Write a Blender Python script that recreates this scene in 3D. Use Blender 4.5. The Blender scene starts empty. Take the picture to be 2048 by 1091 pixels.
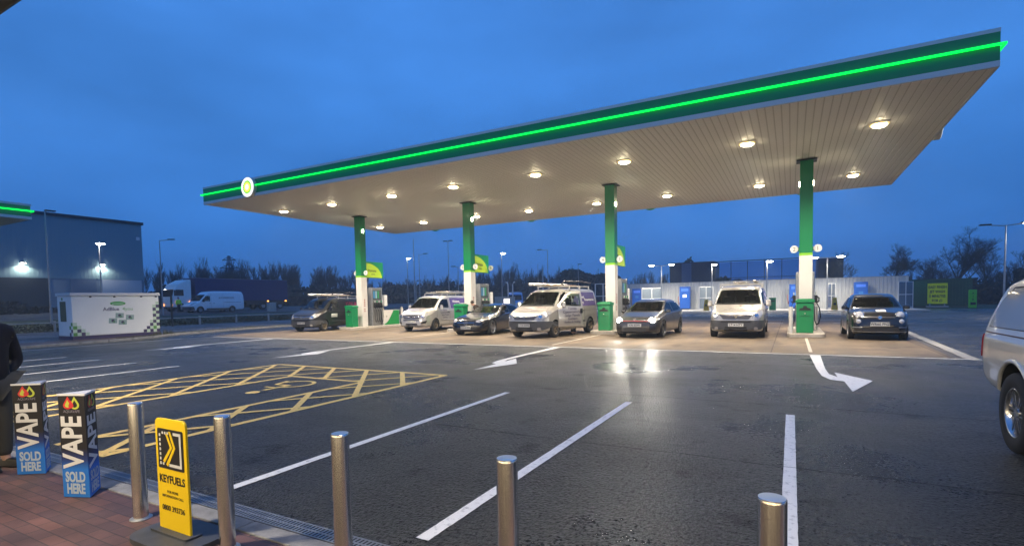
import bpy, bmesh, math, random
from mathutils import Vector, Matrix, noise
from mathutils.bvhtree import BVHTree
from mathutils.geometry import tessellate_polygon
R = math.radians
sc = bpy.context.scene
col = sc.collection
random.seed(11)

# ------------------------------------------------------------------ camera
F, CY, YAW, PITCH, ROLL = 1031.7187, 649.7424, 0.49643844, -0.04963309, -0.01844811
CAM_H = 1.62
cam_d = bpy.data.cameras.new('camera')
cam = bpy.data.objects.new('camera', cam_d); col.objects.link(cam); sc.camera = cam
cam_d.sensor_width = 36.0; cam_d.sensor_fit = 'HORIZONTAL'
cam_d.lens = F / 2048.0 * 36.0
cam_d.shift_y = (CY - 545.5) / 2048.0
cam_d.clip_start = 0.05; cam_d.clip_end = 6000
f0 = Vector((-math.sin(YAW), math.cos(YAW), 0)); r0 = Vector((math.cos(YAW), math.sin(YAW), 0)); u0 = Vector((0, 0, 1))
f1 = f0 * math.cos(PITCH) + u0 * math.sin(PITCH); u1 = u0 * math.cos(PITCH) - f0 * math.sin(PITCH)
r1 = r0 * math.cos(ROLL) + u1 * math.sin(ROLL); u2 = u1 * math.cos(ROLL) - r0 * math.sin(ROLL)
M = Matrix((r1, u2, -f1)).transposed().to_4x4(); M.translation = (0, 0, CAM_H)
cam.matrix_world = M

# ------------------------------------------------------------------ world: dusk sky
w = bpy.data.worlds.new('World'); sc.world = w; w.use_nodes = True
nt = w.node_tree; N = nt.nodes; L = nt.links; N.clear()
out = N.new('ShaderNodeOutputWorld'); bg = N.new('ShaderNodeBackground'); L.new(bg.outputs[0], out.inputs[0])
tc = N.new('ShaderNodeTexCoord'); sep = N.new('ShaderNodeSeparateXYZ'); L.new(tc.outputs['Generated'], sep.inputs[0])
ramp = N.new('ShaderNodeValToRGB'); L.new(sep.outputs['Z'], ramp.inputs[0])
e = ramp.color_ramp.elements
e[0].position = 0.0; e[0].color = (0.058, 0.225, 0.66, 1)
e[1].position = 1.0; e[1].color = (0.050, 0.20, 0.66, 1)
for p, c in ((0.10, (0.052, 0.238, 0.72, 1)), (0.30, (0.060, 0.252, 0.74, 1)), (0.5, (0.068, 0.270, 0.80, 1))):
    q = ramp.color_ramp.elements.new(p); q.color = c
sky = N.new('ShaderNodeTexSky'); sky.sky_type = 'NISHITA'; sky.sun_disc = False
sky.sun_elevation = R(-3.0); sky.sun_rotation = R(200); sky.ozone_density = 6.0
nz = N.new('ShaderNodeTexNoise'); nz.inputs['Scale'].default_value = 1.7; nz.inputs['Detail'].default_value = 5
nz.inputs['Roughness'].default_value = 0.5
mp = N.new('ShaderNodeMapping'); mp.inputs['Scale'].default_value = (1, 1, 2.6); mp.inputs['Location'].default_value = (.4, .3, .7)
L.new(tc.outputs['Generated'], mp.inputs[0]); L.new(mp.outputs[0], nz.inputs[0])
cr = N.new('ShaderNodeMapRange'); L.new(nz.outputs[0], cr.inputs[0])
cr.inputs[1].default_value = .34; cr.inputs[2].default_value = .68; cr.inputs[3].default_value = .74; cr.inputs[4].default_value = 1.16
mul = N.new('ShaderNodeVectorMath'); mul.operation = 'SCALE'; L.new(ramp.outputs[0], mul.inputs[0]); L.new(cr.outputs[0], mul.inputs['Scale'])
sk = N.new('ShaderNodeVectorMath'); sk.operation = 'SCALE'; L.new(sky.outputs[0], sk.inputs[0]); sk.inputs['Scale'].default_value = 0.05
add = N.new('ShaderNodeVectorMath'); add.operation = 'ADD'; L.new(mul.outputs[0], add.inputs[0]); L.new(sk.outputs[0], add.inputs[1])
L.new(add.outputs[0], bg.inputs[0]); bg.inputs[1].default_value = 1.0

sun_d = bpy.data.lights.new('dusk_sun', 'SUN'); sun = bpy.data.objects.new('dusk_sun', sun_d); col.objects.link(sun)
sun_d.energy = 0.02; sun_d.angle = R(20); sun_d.color = (.6, .75, 1); sun.rotation_euler = (R(70), 0, R(20))

sc.view_settings.view_transform = 'Standard'; sc.view_settings.look = 'None'
sc.view_settings.exposure = 0.0; sc.view_settings.gamma = 1.0
sc.cycles.max_bounces = 5; sc.cycles.diffuse_bounces = 2; sc.cycles.glossy_bounces = 3; sc.cycles.transmission_bounces = 3
sc.cycles.transparent_max_bounces = 12; sc.cycles.caustics_reflective = False; sc.cycles.caustics_refractive = False
sc.cycles.sample_clamp_indirect = 4.0; sc.cycles.use_light_tree = True
try:
    sc.cycles.use_denoising = True; sc.cycles.denoiser = 'OPENIMAGEDENOISE'
except Exception: pass

# ------------------------------------------------------------------ materials
MATS = {}
def mat(name, color, rough=.6, metal=0., emit=None, es=0., coat=0., spec=None, alpha=None, trans=0.):
    if name in MATS: return MATS[name]
    m = bpy.data.materials.new(name); m.use_nodes = True
    b = m.node_tree.nodes['Principled BSDF']
    b.inputs['Base Color'].default_value = (*color, 1); b.inputs['Roughness'].default_value = rough
    b.inputs['Metallic'].default_value = metal
    if coat: b.inputs['Coat Weight'].default_value = coat; b.inputs['Coat Roughness'].default_value = .06
    if emit: b.inputs['Emission Color'].default_value = (*emit, 1); b.inputs['Emission Strength'].default_value = es
    if spec is not None: b.inputs['Specular IOR Level'].default_value = spec
    if trans: b.inputs['Transmission Weight'].default_value = trans
    MATS[name] = m; return m
def nodes(m): return m.node_tree.nodes, m.node_tree.links, m.node_tree.nodes['Principled BSDF']
def vary(m, scale=3., amt=.25, rough_amt=0., bump=0., bscale=None, stretch=None, detail=6):
    """multiply base colour by object-space noise, optionally wobble roughness and add bump"""
    n, l, b = nodes(m)
    t = n.new('ShaderNodeTexCoord'); mpn = n.new('ShaderNodeMapping'); l.new(t.outputs['Object'], mpn.inputs[0])
    if stretch: mpn.inputs['Scale'].default_value = stretch
    x = n.new('ShaderNodeTexNoise'); x.inputs['Scale'].default_value = scale; x.inputs['Detail'].default_value = detail
    x.inputs['Roughness'].default_value = .6; l.new(mpn.outputs[0], x.inputs[0])
    mr = n.new('ShaderNodeMapRange'); l.new(x.outputs[0], mr.inputs[0])
    mr.inputs[1].default_value = .3; mr.inputs[2].default_value = .7; mr.inputs[3].default_value = 1 - amt; mr.inputs[4].default_value = 1 + amt
    s = n.new('ShaderNodeVectorMath'); s.operation = 'SCALE'; s.inputs[0].default_value = b.inputs['Base Color'].default_value[:3]
    l.new(mr.outputs[0], s.inputs['Scale']); l.new(s.outputs[0], b.inputs['Base Color'])
    if rough_amt:
        r = n.new('ShaderNodeMapRange'); l.new(x.outputs[0], r.inputs[0]); rv = b.inputs['Roughness'].default_value
        r.inputs[1].default_value = .3; r.inputs[2].default_value = .7; r.inputs[3].default_value = max(.02, rv - rough_amt); r.inputs[4].default_value = rv + rough_amt
        l.new(r.outputs[0], b.inputs['Roughness'])
    if bump:
        y = n.new('ShaderNodeTexNoise'); y.inputs['Scale'].default_value = bscale or scale * 8; y.inputs['Detail'].default_value = 4
        l.new(t.outputs['Object'], y.inputs[0])
        bp = n.new('ShaderNodeBump'); bp.inputs['Strength'].default_value = bump; bp.inputs['Distance'].default_value = .02
        l.new(y.outputs[0], bp.inputs['Height']); l.new(bp.outputs[0], b.inputs['Normal'])
    return m

def asphalt_mat(name, base, rough, wet):
    m = mat(name, base, rough, spec=.38); n, l, b = nodes(m)
    t = n.new('ShaderNodeTexCoord')
    big = n.new('ShaderNodeTexNoise'); big.inputs['Scale'].default_value = .35; big.inputs['Detail'].default_value = 8; big.inputs['Roughness'].default_value = .62
    l.new(t.outputs['Object'], big.inputs[0])
    fine = n.new('ShaderNodeTexNoise'); fine.inputs['Scale'].default_value = 30; fine.inputs['Detail'].default_value = 5; fine.inputs['Roughness'].default_value = .75
    l.new(t.outputs['Object'], fine.inputs[0])
    vor = n.new('ShaderNodeTexVoronoi'); vor.inputs['Scale'].default_value = 46; l.new(t.outputs['Object'], vor.inputs[0])
    a = n.new('ShaderNodeMapRange'); l.new(big.outputs[0], a.inputs[0]); a.inputs[1].default_value = .3; a.inputs[2].default_value = .7; a.inputs[3].default_value = .55; a.inputs[4].default_value = 1.55
    f = n.new('ShaderNodeMapRange'); l.new(fine.outputs[0], f.inputs[0]); f.inputs[1].default_value = .32; f.inputs[2].default_value = .70; f.inputs[3].default_value = .35; f.inputs[4].default_value = 1.9
    mm = n.new('ShaderNodeMath'); mm.operation = 'MULTIPLY'; l.new(a.outputs[0], mm.inputs[0]); l.new(f.outputs[0], mm.inputs[1])
    # old oil drips and dark patches
    sp_ = n.new('ShaderNodeTexNoise'); sp_.inputs['Scale'].default_value = 1.7; sp_.inputs['Detail'].default_value = 3; l.new(t.outputs['Object'], sp_.inputs[0])
    sr = n.new('ShaderNodeMapRange'); l.new(sp_.outputs[0], sr.inputs[0]); sr.inputs[1].default_value = .62; sr.inputs[2].default_value = .70; sr.inputs[3].default_value = 1; sr.inputs[4].default_value = .45
    ms = n.new('ShaderNodeMath'); ms.operation = 'MULTIPLY'; l.new(mm.outputs[0], ms.inputs[0]); l.new(sr.outputs[0], ms.inputs[1]); mm = ms
    # pale stone chips
    mid = n.new('ShaderNodeTexNoise'); mid.inputs['Scale'].default_value = 9; mid.inputs['Detail'].default_value = 6; mid.inputs['Roughness'].default_value = .7; l.new(t.outputs['Object'], mid.inputs[0])
    mr_ = n.new('ShaderNodeMapRange'); l.new(mid.outputs[0], mr_.inputs[0]); mr_.inputs[1].default_value = .3; mr_.inputs[2].default_value = .7; mr_.inputs[3].default_value = .6; mr_.inputs[4].default_value = 1.5
    m0 = n.new('ShaderNodeMath'); m0.operation = 'MULTIPLY'; l.new(mm.outputs[0], m0.inputs[0]); l.new(mr_.outputs[0], m0.inputs[1]); mm = m0
    chip = n.new('ShaderNodeMapRange'); l.new(vor.outputs['Color'], chip.inputs[0]); chip.inputs[1].default_value = .78; chip.inputs[2].default_value = .95; chip.inputs[3].default_value = 1.; chip.inputs[4].default_value = 2.4
    m2 = n.new('ShaderNodeMath'); m2.operation = 'MULTIPLY'; l.new(mm.outputs[0], m2.inputs[0]); l.new(chip.outputs[0], m2.inputs[1])
    s = n.new('ShaderNodeVectorMath'); s.operation = 'SCALE'; s.inputs[0].default_value = base; l.new(m2.outputs[0], s.inputs['Scale']); l.new(s.outputs[0], b.inputs['Base Color'])
    sv = n.new('ShaderNodeMapRange'); l.new(fine.outputs[0], sv.inputs[0]); sv.inputs[1].default_value = .36; sv.inputs[2].default_value = .66; sv.inputs[3].default_value = .02; sv.inputs[4].default_value = .85
    sm_ = n.new('ShaderNodeMath'); sm_.operation = 'MULTIPLY'; l.new(sv.outputs[0], sm_.inputs[0]); l.new(sr.outputs[0], sm_.inputs[1]); l.new(sm_.outputs[0], b.inputs['Specular IOR Level'])
    # damp patches: lower roughness
    dn = n.new('ShaderNodeTexNoise'); dn.inputs['Scale'].default_value = .22; dn.inputs['Detail'].default_value = 7; dn.inputs['Roughness'].default_value = .6
    mpn = n.new('ShaderNodeMapping'); mpn.inputs['Location'].default_value = (3.1, 7.7, 0); l.new(t.outputs['Object'], mpn.inputs[0]); l.new(mpn.outputs[0], dn.inputs[0])
    r = n.new('ShaderNodeMapRange'); l.new(dn.outputs[0], r.inputs[0]); r.inputs[1].default_value = .38; r.inputs[2].default_value = .62; r.inputs[3].default_value = rough - wet; r.inputs[4].default_value = rough + wet
    ra = n.new('ShaderNodeMath'); ra.operation = 'MULTIPLY_ADD'; l.new(fine.outputs[0], ra.inputs[0]); ra.inputs[1].default_value = .25; l.new(r.outputs[0], ra.inputs[2])
    l.new(ra.outputs[0], b.inputs['Roughness'])
    bp = n.new('ShaderNodeBump'); bp.inputs['Strength'].default_value = .9; bp.inputs['Distance'].default_value = .030
    hs = n.new('ShaderNodeMath'); hs.operation = 'ADD'; l.new(fine.outputs[0], hs.inputs[0]); l.new(vor.outputs['Distance'], hs.inputs[1])
    h2 = n.new('ShaderNodeMath'); h2.operation = 'MULTIPLY_ADD'; l.new(mid.outputs[0], h2.inputs[0]); h2.inputs[1].default_value = 1.6; l.new(hs.outputs[0], h2.inputs[2])
    l.new(h2.outputs[0], bp.inputs['Height']); l.new(bp.outputs[0], b.inputs['Normal'])
    return m
asph = asphalt_mat('asphalt', (.024, .0235, .019), .22, .12)
asph_road = asphalt_mat('old_asphalt', (.050, .052, .056), .5, .08)

def concrete_mat():
    m = mat('apron_concrete', (.185, .140, .096), .55); n, l, b = nodes(m)
    t = n.new('ShaderNodeTexCoord')
    big = n.new('ShaderNodeTexNoise'); big.inputs['Scale'].default_value = .5; big.inputs['Detail'].default_value = 9; big.inputs['Roughness'].default_value = .65
    l.new(t.outputs['Object'], big.inputs[0])
    mpn = n.new('ShaderNodeMapping'); mpn.inputs['Scale'].default_value = (1.6, .22, 1); l.new(t.outputs['Object'], mpn.inputs[0])
    tr = n.new('ShaderNodeTexNoise'); tr.inputs['Scale'].default_value = 1.1; tr.inputs['Detail'].default_value = 6; l.new(mpn.outputs[0], tr.inputs[0])
    a = n.new('ShaderNodeMapRange'); l.new(big.outputs[0], a.inputs[0]); a.inputs[1].default_value = .3; a.inputs[2].default_value = .7; a.inputs[3].default_value = .70; a.inputs[4].default_value = 1.25
    c = n.new('ShaderNodeMapRange'); l.new(tr.outputs[0], c.inputs[0]); c.inputs[1].default_value = .35; c.inputs[2].default_value = .7; c.inputs[3].default_value = .55; c.inputs[4].default_value = 1.15
    mm = n.new('ShaderNodeMath'); mm.operation = 'MULTIPLY'; l.new(a.outputs[0], mm.inputs[0]); l.new(c.outputs[0], mm.inputs[1])
    br = n.new('ShaderNodeTexBrick'); br.offset = 0; br.inputs['Scale'].default_value = 1; br.inputs['Mortar Size'].default_value = .018
    br.inputs['Brick Width'].default_value = 3.925; br.inputs['Row Height'].default_value = 5.0; br.inputs['Bias'].default_value = 0
    br.inputs['Color1'].default_value = (1, 1, 1, 1); br.inputs['Color2'].default_value = (.93, .93, .93, 1); br.inputs['Mortar'].default_value = (.35, .35, .35, 1)
    mq = n.new('ShaderNodeMapping'); mq.inputs['Location'].default_value = (.49, 1.1, 0); l.new(t.outputs['Object'], mq.inputs[0]); l.new(mq.outputs[0], br.inputs[0])
    s = n.new('ShaderNodeVectorMath'); s.operation = 'SCALE'; s.inputs[0].default_value = (.185, .140, .096); l.new(mm.outputs[0], s.inputs['Scale'])
    v = n.new('ShaderNodeVectorMath'); v.operation = 'MULTIPLY'; l.new(s.outputs[0], v.inputs[0]); l.new(br.outputs[0], v.inputs[1])
    op_ = n.new('ShaderNodeTexNoise'); op_.inputs['Scale'].default_value = 1.1; op_.inputs['Detail'].default_value = 5; l.new(t.outputs['Object'], op_.inputs[0])
    orr = n.new('ShaderNodeMapRange'); l.new(op_.outputs[0], orr.inputs[0]); orr.inputs[1].default_value = .58; orr.inputs[2].default_value = .70; orr.inputs[3].default_value = 1; orr.inputs[4].default_value = .42
    v2_ = n.new('ShaderNodeVectorMath'); v2_.operation = 'SCALE'; l.new(v.outputs[0], v2_.inputs[0]); l.new(orr.outputs[0], v2_.inputs['Scale']); l.new(v2_.outputs[0], b.inputs['Base Color'])
    r = n.new('ShaderNodeMapRange'); l.new(tr.outputs[0], r.inputs[0]); r.inputs[1].default_value = .3; r.inputs[2].default_value = .7; r.inputs[3].default_value = .55; r.inputs[4].default_value = .8
    b.inputs['Specular IOR Level'].default_value = .22
    l.new(r.outputs[0], b.inputs['Roughness'])
    return m
conc = concrete_mat()
kerb_m = vary(mat('kerb_concrete', (.25, .245, .235), .8), 6, .3, bump=.3)
def paver_mat():
    m = mat('block_paving', (.15, .06, .045), .6); n, l, b = nodes(m)
    t = n.new('ShaderNodeTexCoord')
    br = n.new('ShaderNodeTexBrick'); br.inputs['Scale'].default_value = 1; br.inputs['Brick Width'].default_value = .2; br.inputs['Row Height'].default_value = .1
    br.inputs['Mortar Size'].default_value = .004; br.inputs['Color1'].default_value = (.15, .072, .056, 1); br.inputs['Color2'].default_value = (.085, .05, .046, 1); br.inputs['Mortar'].default_value = (.045, .035, .03, 1)
    l.new(t.outputs['Object'], br.inputs[0])
    x = n.new('ShaderNodeTexNoise'); x.inputs['Scale'].default_value = 2.5; x.inputs['Detail'].default_value = 6; l.new(t.outputs['Object'], x.inputs[0])
    mr = n.new('ShaderNodeMapRange'); l.new(x.outputs[0], mr.inputs[0]); mr.inputs[1].default_value = .3; mr.inputs[2].default_value = .7; mr.inputs[3].default_value = .65; mr.inputs[4].default_value = 1.35
    s = n.new('ShaderNodeVectorMath'); s.operation = 'SCALE'; l.new(br.outputs[0], s.inputs[0]); l.new(mr.outputs[0], s.inputs['Scale']); l.new(s.outputs[0], b.inputs['Base Color'])
    bp = n.new('ShaderNodeBump'); bp.inputs['Strength'].default_value = .5; bp.inputs['Distance'].default_value = .004; l.new(br.outputs['Fac'], bp.inputs['Height']); bp.invert = True; l.new(bp.outputs[0], b.inputs['Normal'])
    return m
paver = paver_mat()
def paint_mat(name, c, wear=.5):
    m = mat(name, c, .55); n, l, b = nodes(m)
    t = n.new('ShaderNodeTexCoord'); x = n.new('ShaderNodeTexNoise'); x.inputs['Scale'].default_value = 16; x.inputs['Detail'].default_value = 9; x.inputs['Roughness'].default_value = .7
    l.new(t.outputs['Object'], x.inputs[0])
    mr = n.new('ShaderNodeMapRange'); l.new(x.outputs[0], mr.inputs[0]); mr.inputs[1].default_value = .50 + .12 * (1 - wear); mr.inputs[2].default_value = .74; mr.inputs[3].default_value = 0; mr.inputs[4].default_value = wear
    mx = n.new('ShaderNodeMixRGB'); l.new(mr.outputs[0], mx.inputs[0]); mx.inputs[1].default_value = (*c, 1); mx.inputs[2].default_value = (.06, .06, .06, 1)
    l.new(mx.outputs[0], b.inputs['Base Color'])
    return m
white_line = paint_mat('white_road_paint', (.84, .82, .77), .75)
yellow_line = paint_mat('yellow_road_paint', (.88, .60, .16), .75)

green = mat('canopy_green', (.001, .17, .048), .33, coat=.1)
green_dk = mat('fascia_green', (.002, .24, .085), .35)
lime = mat('lime_green', (.20, .50, .02), .4)
white_clad = vary(mat('white_cladding', (.62, .60, .55), .4), 1.2, .06)
pale_grey = mat('pale_grey_trim', (.62, .65, .68), .45)
neon = mat('green_light_strip', (0, .4, .1), .5, emit=(.0, 1., .07), es=1.6)
soffit = mat('soffit_panel', (.88, .87, .84), .5)
soffit_d = mat('soffit_groove', (.66, .65, .62), .7)
lampglass = mat('lit_lamp_lens', (1, .9, .7), .3, emit=(1., .84, .55), es=85.)
black = mat('black_plastic', (.012, .012, .013), .45)
rubber = mat('tyre_rubber', (.016, .016, .016), .8)
dark_metal = mat('dark_metal', (.04, .045, .05), .45, .6)
steel = mat('brushed_steel', (.78, .76, .72), .3, 1.0)
galv = vary(mat('galvanised_steel', (.36, .38, .40), .45, .7), 8, .15)
chrome = mat('chrome', (.75, .75, .76), .12, 1.0)
def thin_glass(name, tint):
    m = mat(name, tint, .05); n = m.node_tree.nodes; l = m.node_tree.links; n.clear()
    o = n.new('ShaderNodeOutputMaterial'); mx = n.new('ShaderNodeMixShader'); t = n.new('ShaderNodeBsdfTransparent'); g = n.new('ShaderNodeBsdfGlossy'); f = n.new('ShaderNodeFresnel')
    f.inputs[0].default_value = 1.55; t.inputs[0].default_value = (*tint, 1); g.inputs['Roughness'].default_value = .03
    l.new(f.outputs[0], mx.inputs[0]); l.new(t.outputs[0], mx.inputs[1]); l.new(g.outputs[0], mx.inputs[2]); l.new(mx.outputs[0], o.inputs[0]); return m
glass_dk = thin_glass('window_glass', (.42, .50, .46))
glass_wall = mat('dark_glazing', (.010, .014, .014), .05, spec=.45)
lens = mat('headlight_lens', (.42, .42, .42), .18, .35, coat=.7)
red_lens = mat('red_lens', (.35, .012, .01), .15, coat=.8)
amber_on = mat('amber_lit', (.8, .3, .05), .3, emit=(1, .35, .06), es=6)
plate_m = mat('number_plate_white', (.62, .62, .58), .4)
ink = mat('black_ink', (.01, .01, .012), .5)
white_p = mat('white_plastic', (.68, .68, .66), .4)
grey_p = mat('grey_plastic', (.055, .057, .062), .55)
bin_green = mat('bin_green', (.002, .20, .062), .35)
yellow_b = mat('yellow_board', (.88, .60, .004), .5)
fence_m = vary(mat('corrugated_panel', (.50, .51, .50), .45, .1), .8, .08)
blue_m = mat('machine_blue', (.01, .09, .42), .4)
concrete_w = vary(mat('grey_block', (.42, .40, .36), .7), 5, .15)
led_w = mat('cool_lamp', (1, 1, 1), .3, emit=(1, .93, .80), es=60.)
screen_on = mat('lit_screen', (1, 1, 1), .3, emit=(.95, .85, .80), es=3.0)

# ------------------------------------------------------------------ object helpers
def tagp(o, label=None, cat=None, group=None, kind=None):
    if label: o['label'] = label
    if cat: o['category'] = cat
    if group: o['group'] = group
    if kind: o['kind'] = kind
    return o
def thing(name, label, cat, loc=(0, 0, 0), rz=0, group=None):
    o = bpy.data.objects.new(name, None); col.objects.link(o); o.location = loc; o.rotation_euler = (0, 0, rz); o.empty_display_size = .2
    return tagp(o, label, cat, group)
def kids(o): return [c for c in bpy.data.objects if c.parent == o]
def copy_tree(o, parent=None):
    c = o.copy(); col.objects.link(c)
    if parent is not None: c.parent = parent
    for ch in CH.get(o.name, []):
        copy_tree(ch, c)
    return c
CH = {}
class MB:
    def __init__(s): s.v = []; s.f = []; s.m = []; s.mats = []; s.sm = []
    def mi(s, m):
        if m not in s.mats: s.mats.append(m)
        return s.mats.index(m)
    def add(s, vs, fs, m, smooth=False, T=None):
        o = len(s.v); k = s.mi(m)
        for p in vs:
            p = Vector(p)
            if T is not None: p = T @ p
            s.v.append(p)
        for f in fs: s.f.append([i + o for i in f]); s.m.append(k); s.sm.append(smooth)
        return s
    def box(s, c, d, m, rz=0, T=None, taper=1.):
        x, y, z = d[0] / 2, d[1] / 2, d[2] / 2
        vs = [(-x, -y, -z), (x, -y, -z), (x, y, -z), (-x, y, -z), (-x * taper, -y * taper, z), (x * taper, -y * taper, z), (x * taper, y * taper, z), (-x * taper, y * taper, z)]
        A = Matrix.Translation(c) @ Matrix.Rotation(rz, 4, 'Z')
        if T is not None: A = T @ A
        return s.add(vs, [(3, 2, 1, 0), (4, 5, 6, 7), (0, 1, 5, 4), (1, 2, 6, 5), (2, 3, 7, 6), (3, 0, 4, 7)], m, T=A)
    def bx(s, x0, x1, y0, y1, z0, z1, m): return s.box(((x0 + x1) / 2, (y0 + y1) / 2, (z0 + z1) / 2), (x1 - x0, y1 - y0, z1 - z0), m)
    def cyl(s, a, b, r0, m, r1=None, seg=16, caps=True, smooth=True, T=None):
        a = Vector(a); b = Vector(b); r1 = r0 if r1 is None else r1
        d = (b - a).normalized(); q = Vector((0, 0, 1)) if abs(d.z) < .9 else Vector((1, 0, 0))
        u = d.cross(q).normalized(); v = d.cross(u)
        vs = []
        for k in range(seg):
            t = 2 * math.pi * k / seg; e_ = u * math.cos(t) + v * math.sin(t)
            vs += [a + e_ * r0, b + e_ * r1]
        fs = [(2 * k, 2 * ((k + 1) % seg), 2 * ((k + 1) % seg) + 1, 2 * k + 1) for k in range(seg)]
        s.add(vs, fs, m, smooth, T)
        if caps:
            s.add(vs, [tuple(2 * k for k in range(seg))[::-1]], m, False, T); s.add(vs, [tuple(2 * k + 1 for k in range(seg))], m, False, T)
        return s
    def tube(s, pts, r, m, seg=8):
        pts = [Vector(p) for p in pts]
        rings = []
        for i, p in enumerate(pts):
            d = (pts[min(i + 1, len(pts) - 1)] - pts[max(i - 1, 0)]).normalized()
            q = Vector((0, 0, 1)) if abs(d.z) < .95 else Vector((1, 0, 0))
            u = d.cross(q).normalized(); v = d.cross(u); rr = r[i] if isinstance(r, (list, tuple)) else r
            rings.append([p + (u * math.cos(2 * math.pi * k / seg) + v * math.sin(2 * math.pi * k / seg)) * rr for k in range(seg)])
        vs = [q for g in rings for q in g]; fs = []
        for i in range(len(rings) - 1):
            for k in range(seg):
                a = i * seg + k; b = i * seg + (k + 1) % seg
                fs.append((a, b, b + seg, a + seg))
        fs.append(tuple(range(seg))[::-1]); fs.append(tuple((len(rings) - 1) * seg + k for k in range(seg)))
        return s.add(vs, fs, m, True)
    def lathe(s, prof, m, seg=24, T=None, smooth=True):
        vs = []; n = len(prof)
        for k in range(seg):
            t = 2 * math.pi * k / seg
            for r, z in prof: vs.append((r * math.cos(t), r * math.sin(t), z))
        fs = []
        for k in range(seg):
            for i in range(n - 1):
                a = k * n + i; b = ((k + 1) % seg) * n + i
                fs.append((a, b, b + 1, a + 1))
        return s.add(vs, fs, m, smooth, T)
    def prism(s, poly, z0, z1, m, T=None):
        """poly: list of 2D points, extruded along local z"""
        n = len(poly); vs = [(x, y, z0) for x, y in poly] + [(x, y, z1) for x, y in poly]
        tri = tessellate_polygon([[Vector((x, y, 0)) for x, y in poly]])
        ar = sum(poly[i][0] * poly[(i + 1) % n][1] - poly[(i + 1) % n][0] * poly[i][1] for i in range(n))
        fs = []
        for t in tri:
            a, b, c = [poly[i] for i in t]; cr_ = (b[0] - a[0]) * (c[1] - a[1]) - (b[1] - a[1]) * (c[0] - a[0])
            t = tuple(t) if cr_ > 0 else tuple(t)[::-1]
            fs.append(tuple(i + n for i in t)); fs.append(t[::-1])
        for i in range(n):
            j = (i + 1) % n
            q = (i, j, j + n, i + n)
            fs.append(q if ar > 0 else q[::-1])
        return s.add(vs, fs, m, False, T)
    def text(s, string, size, m, T, ext=.002, bold=0., align='CENTER', sx=1.):
        c = bpy.data.curves.new('t', 'FONT'); c.body = string; c.size = size; c.extrude = ext; c.offset = bold; c.align_x = align; c.align_y = 'CENTER'; c.resolution_u = 3
        o = bpy.data.objects.new('t', c); me = bpy.data.meshes.new_from_object(o)
        S = T @ Matrix.Diagonal((sx, 1, 1, 1))
        s.add([v.co for v in me.vertices], [tuple(p.vertices) for p in me.polygons], m, False, S)
        bpy.data.objects.remove(o); bpy.data.curves.remove(c); bpy.data.meshes.remove(me)
        return s
    def build(s, name, parent=None, bevel=0, seg=2, loc=None, rot=None, recalc=False):
        me = bpy.data.meshes.new(name); me.from_pydata([tuple(p) for p in s.v], [], s.f); 
        for m in s.mats: me.materials.append(m)
        me.polygons.foreach_set('material_index', s.m); me.polygons.foreach_set('use_smooth', s.sm)
        me.update()
        if recalc:
            b = bmesh.new(); b.from_mesh(me); bmesh.ops.recalc_face_normals(b, faces=b.faces); b.to_mesh(me); b.free()
        o = bpy.data.objects.new(name, me); col.objects.link(o)
        if parent is not None: o.parent = parent; CH.setdefault(parent.name, []).append(o)
        if loc: o.location = loc
        if rot: o.rotation_euler = rot
        if bevel:
            b = o.modifiers.new('b', 'BEVEL'); b.width = bevel; b.segments = seg; b.limit_method = 'ANGLE'; b.angle_limit = R(40); b.harden_normals = False
        return o
def light(name, kind, loc, energy, color, parent=None, rot=None, size=.2, spot=None, blend=.5):
    d = bpy.data.lights.new(name, kind); d.energy = energy; d.color = color
    if kind == 'AREA': d.shape = 'DISK'; d.size = size
    else: d.shadow_soft_size = size
    if spot: d.spot_size = spot; d.spot_blend = blend
    o = bpy.data.objects.new(name, d); col.objects.link(o); o.location = loc
    if rot: o.rotation_euler = rot
    if parent is not None: o.parent = parent; CH.setdefault(parent.name, []).append(o)
    return o
def FZ(x, y, z, yaw=0):
    """text frame: text runs along +X rotated by yaw, upright, facing -Y at yaw 0"""
    return Matrix.Translation((x, y, z)) @ Matrix.Rotation(yaw, 4, 'Z') @ Matrix.Rotation(R(90), 4, 'X')
def rpoly(pts, r, n=4):
    """round the corners of a 2D polygon"""
    out_ = []; k = len(pts)
    for i in range(k):
        p = Vector(pts[i]); a = Vector(pts[i - 1]); b = Vector(pts[(i + 1) % k])
        rr = r[i] if isinstance(r, (list, tuple)) else r
        if rr <= 0: out_.append(tuple(p)); continue
        da = (a - p); db = (b - p); q = min(rr, da.length * .45, db.length * .45)
        pa = p + da.normalized() * q; pb = p + db.normalized() * q
        for j in range(n + 1):
            t = j / n; out_.append(tuple(pa * (1 - t) ** 2 + p * 2 * t * (1 - t) + pb * t * t))
    return out_
def circ(cx, cy, rx, ry=None, n=20): ry = ry or rx; return [(cx + rx * math.cos(2 * math.pi * i / n), cy + ry * math.sin(2 * math.pi * i / n)) for i in range(n)]

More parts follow.
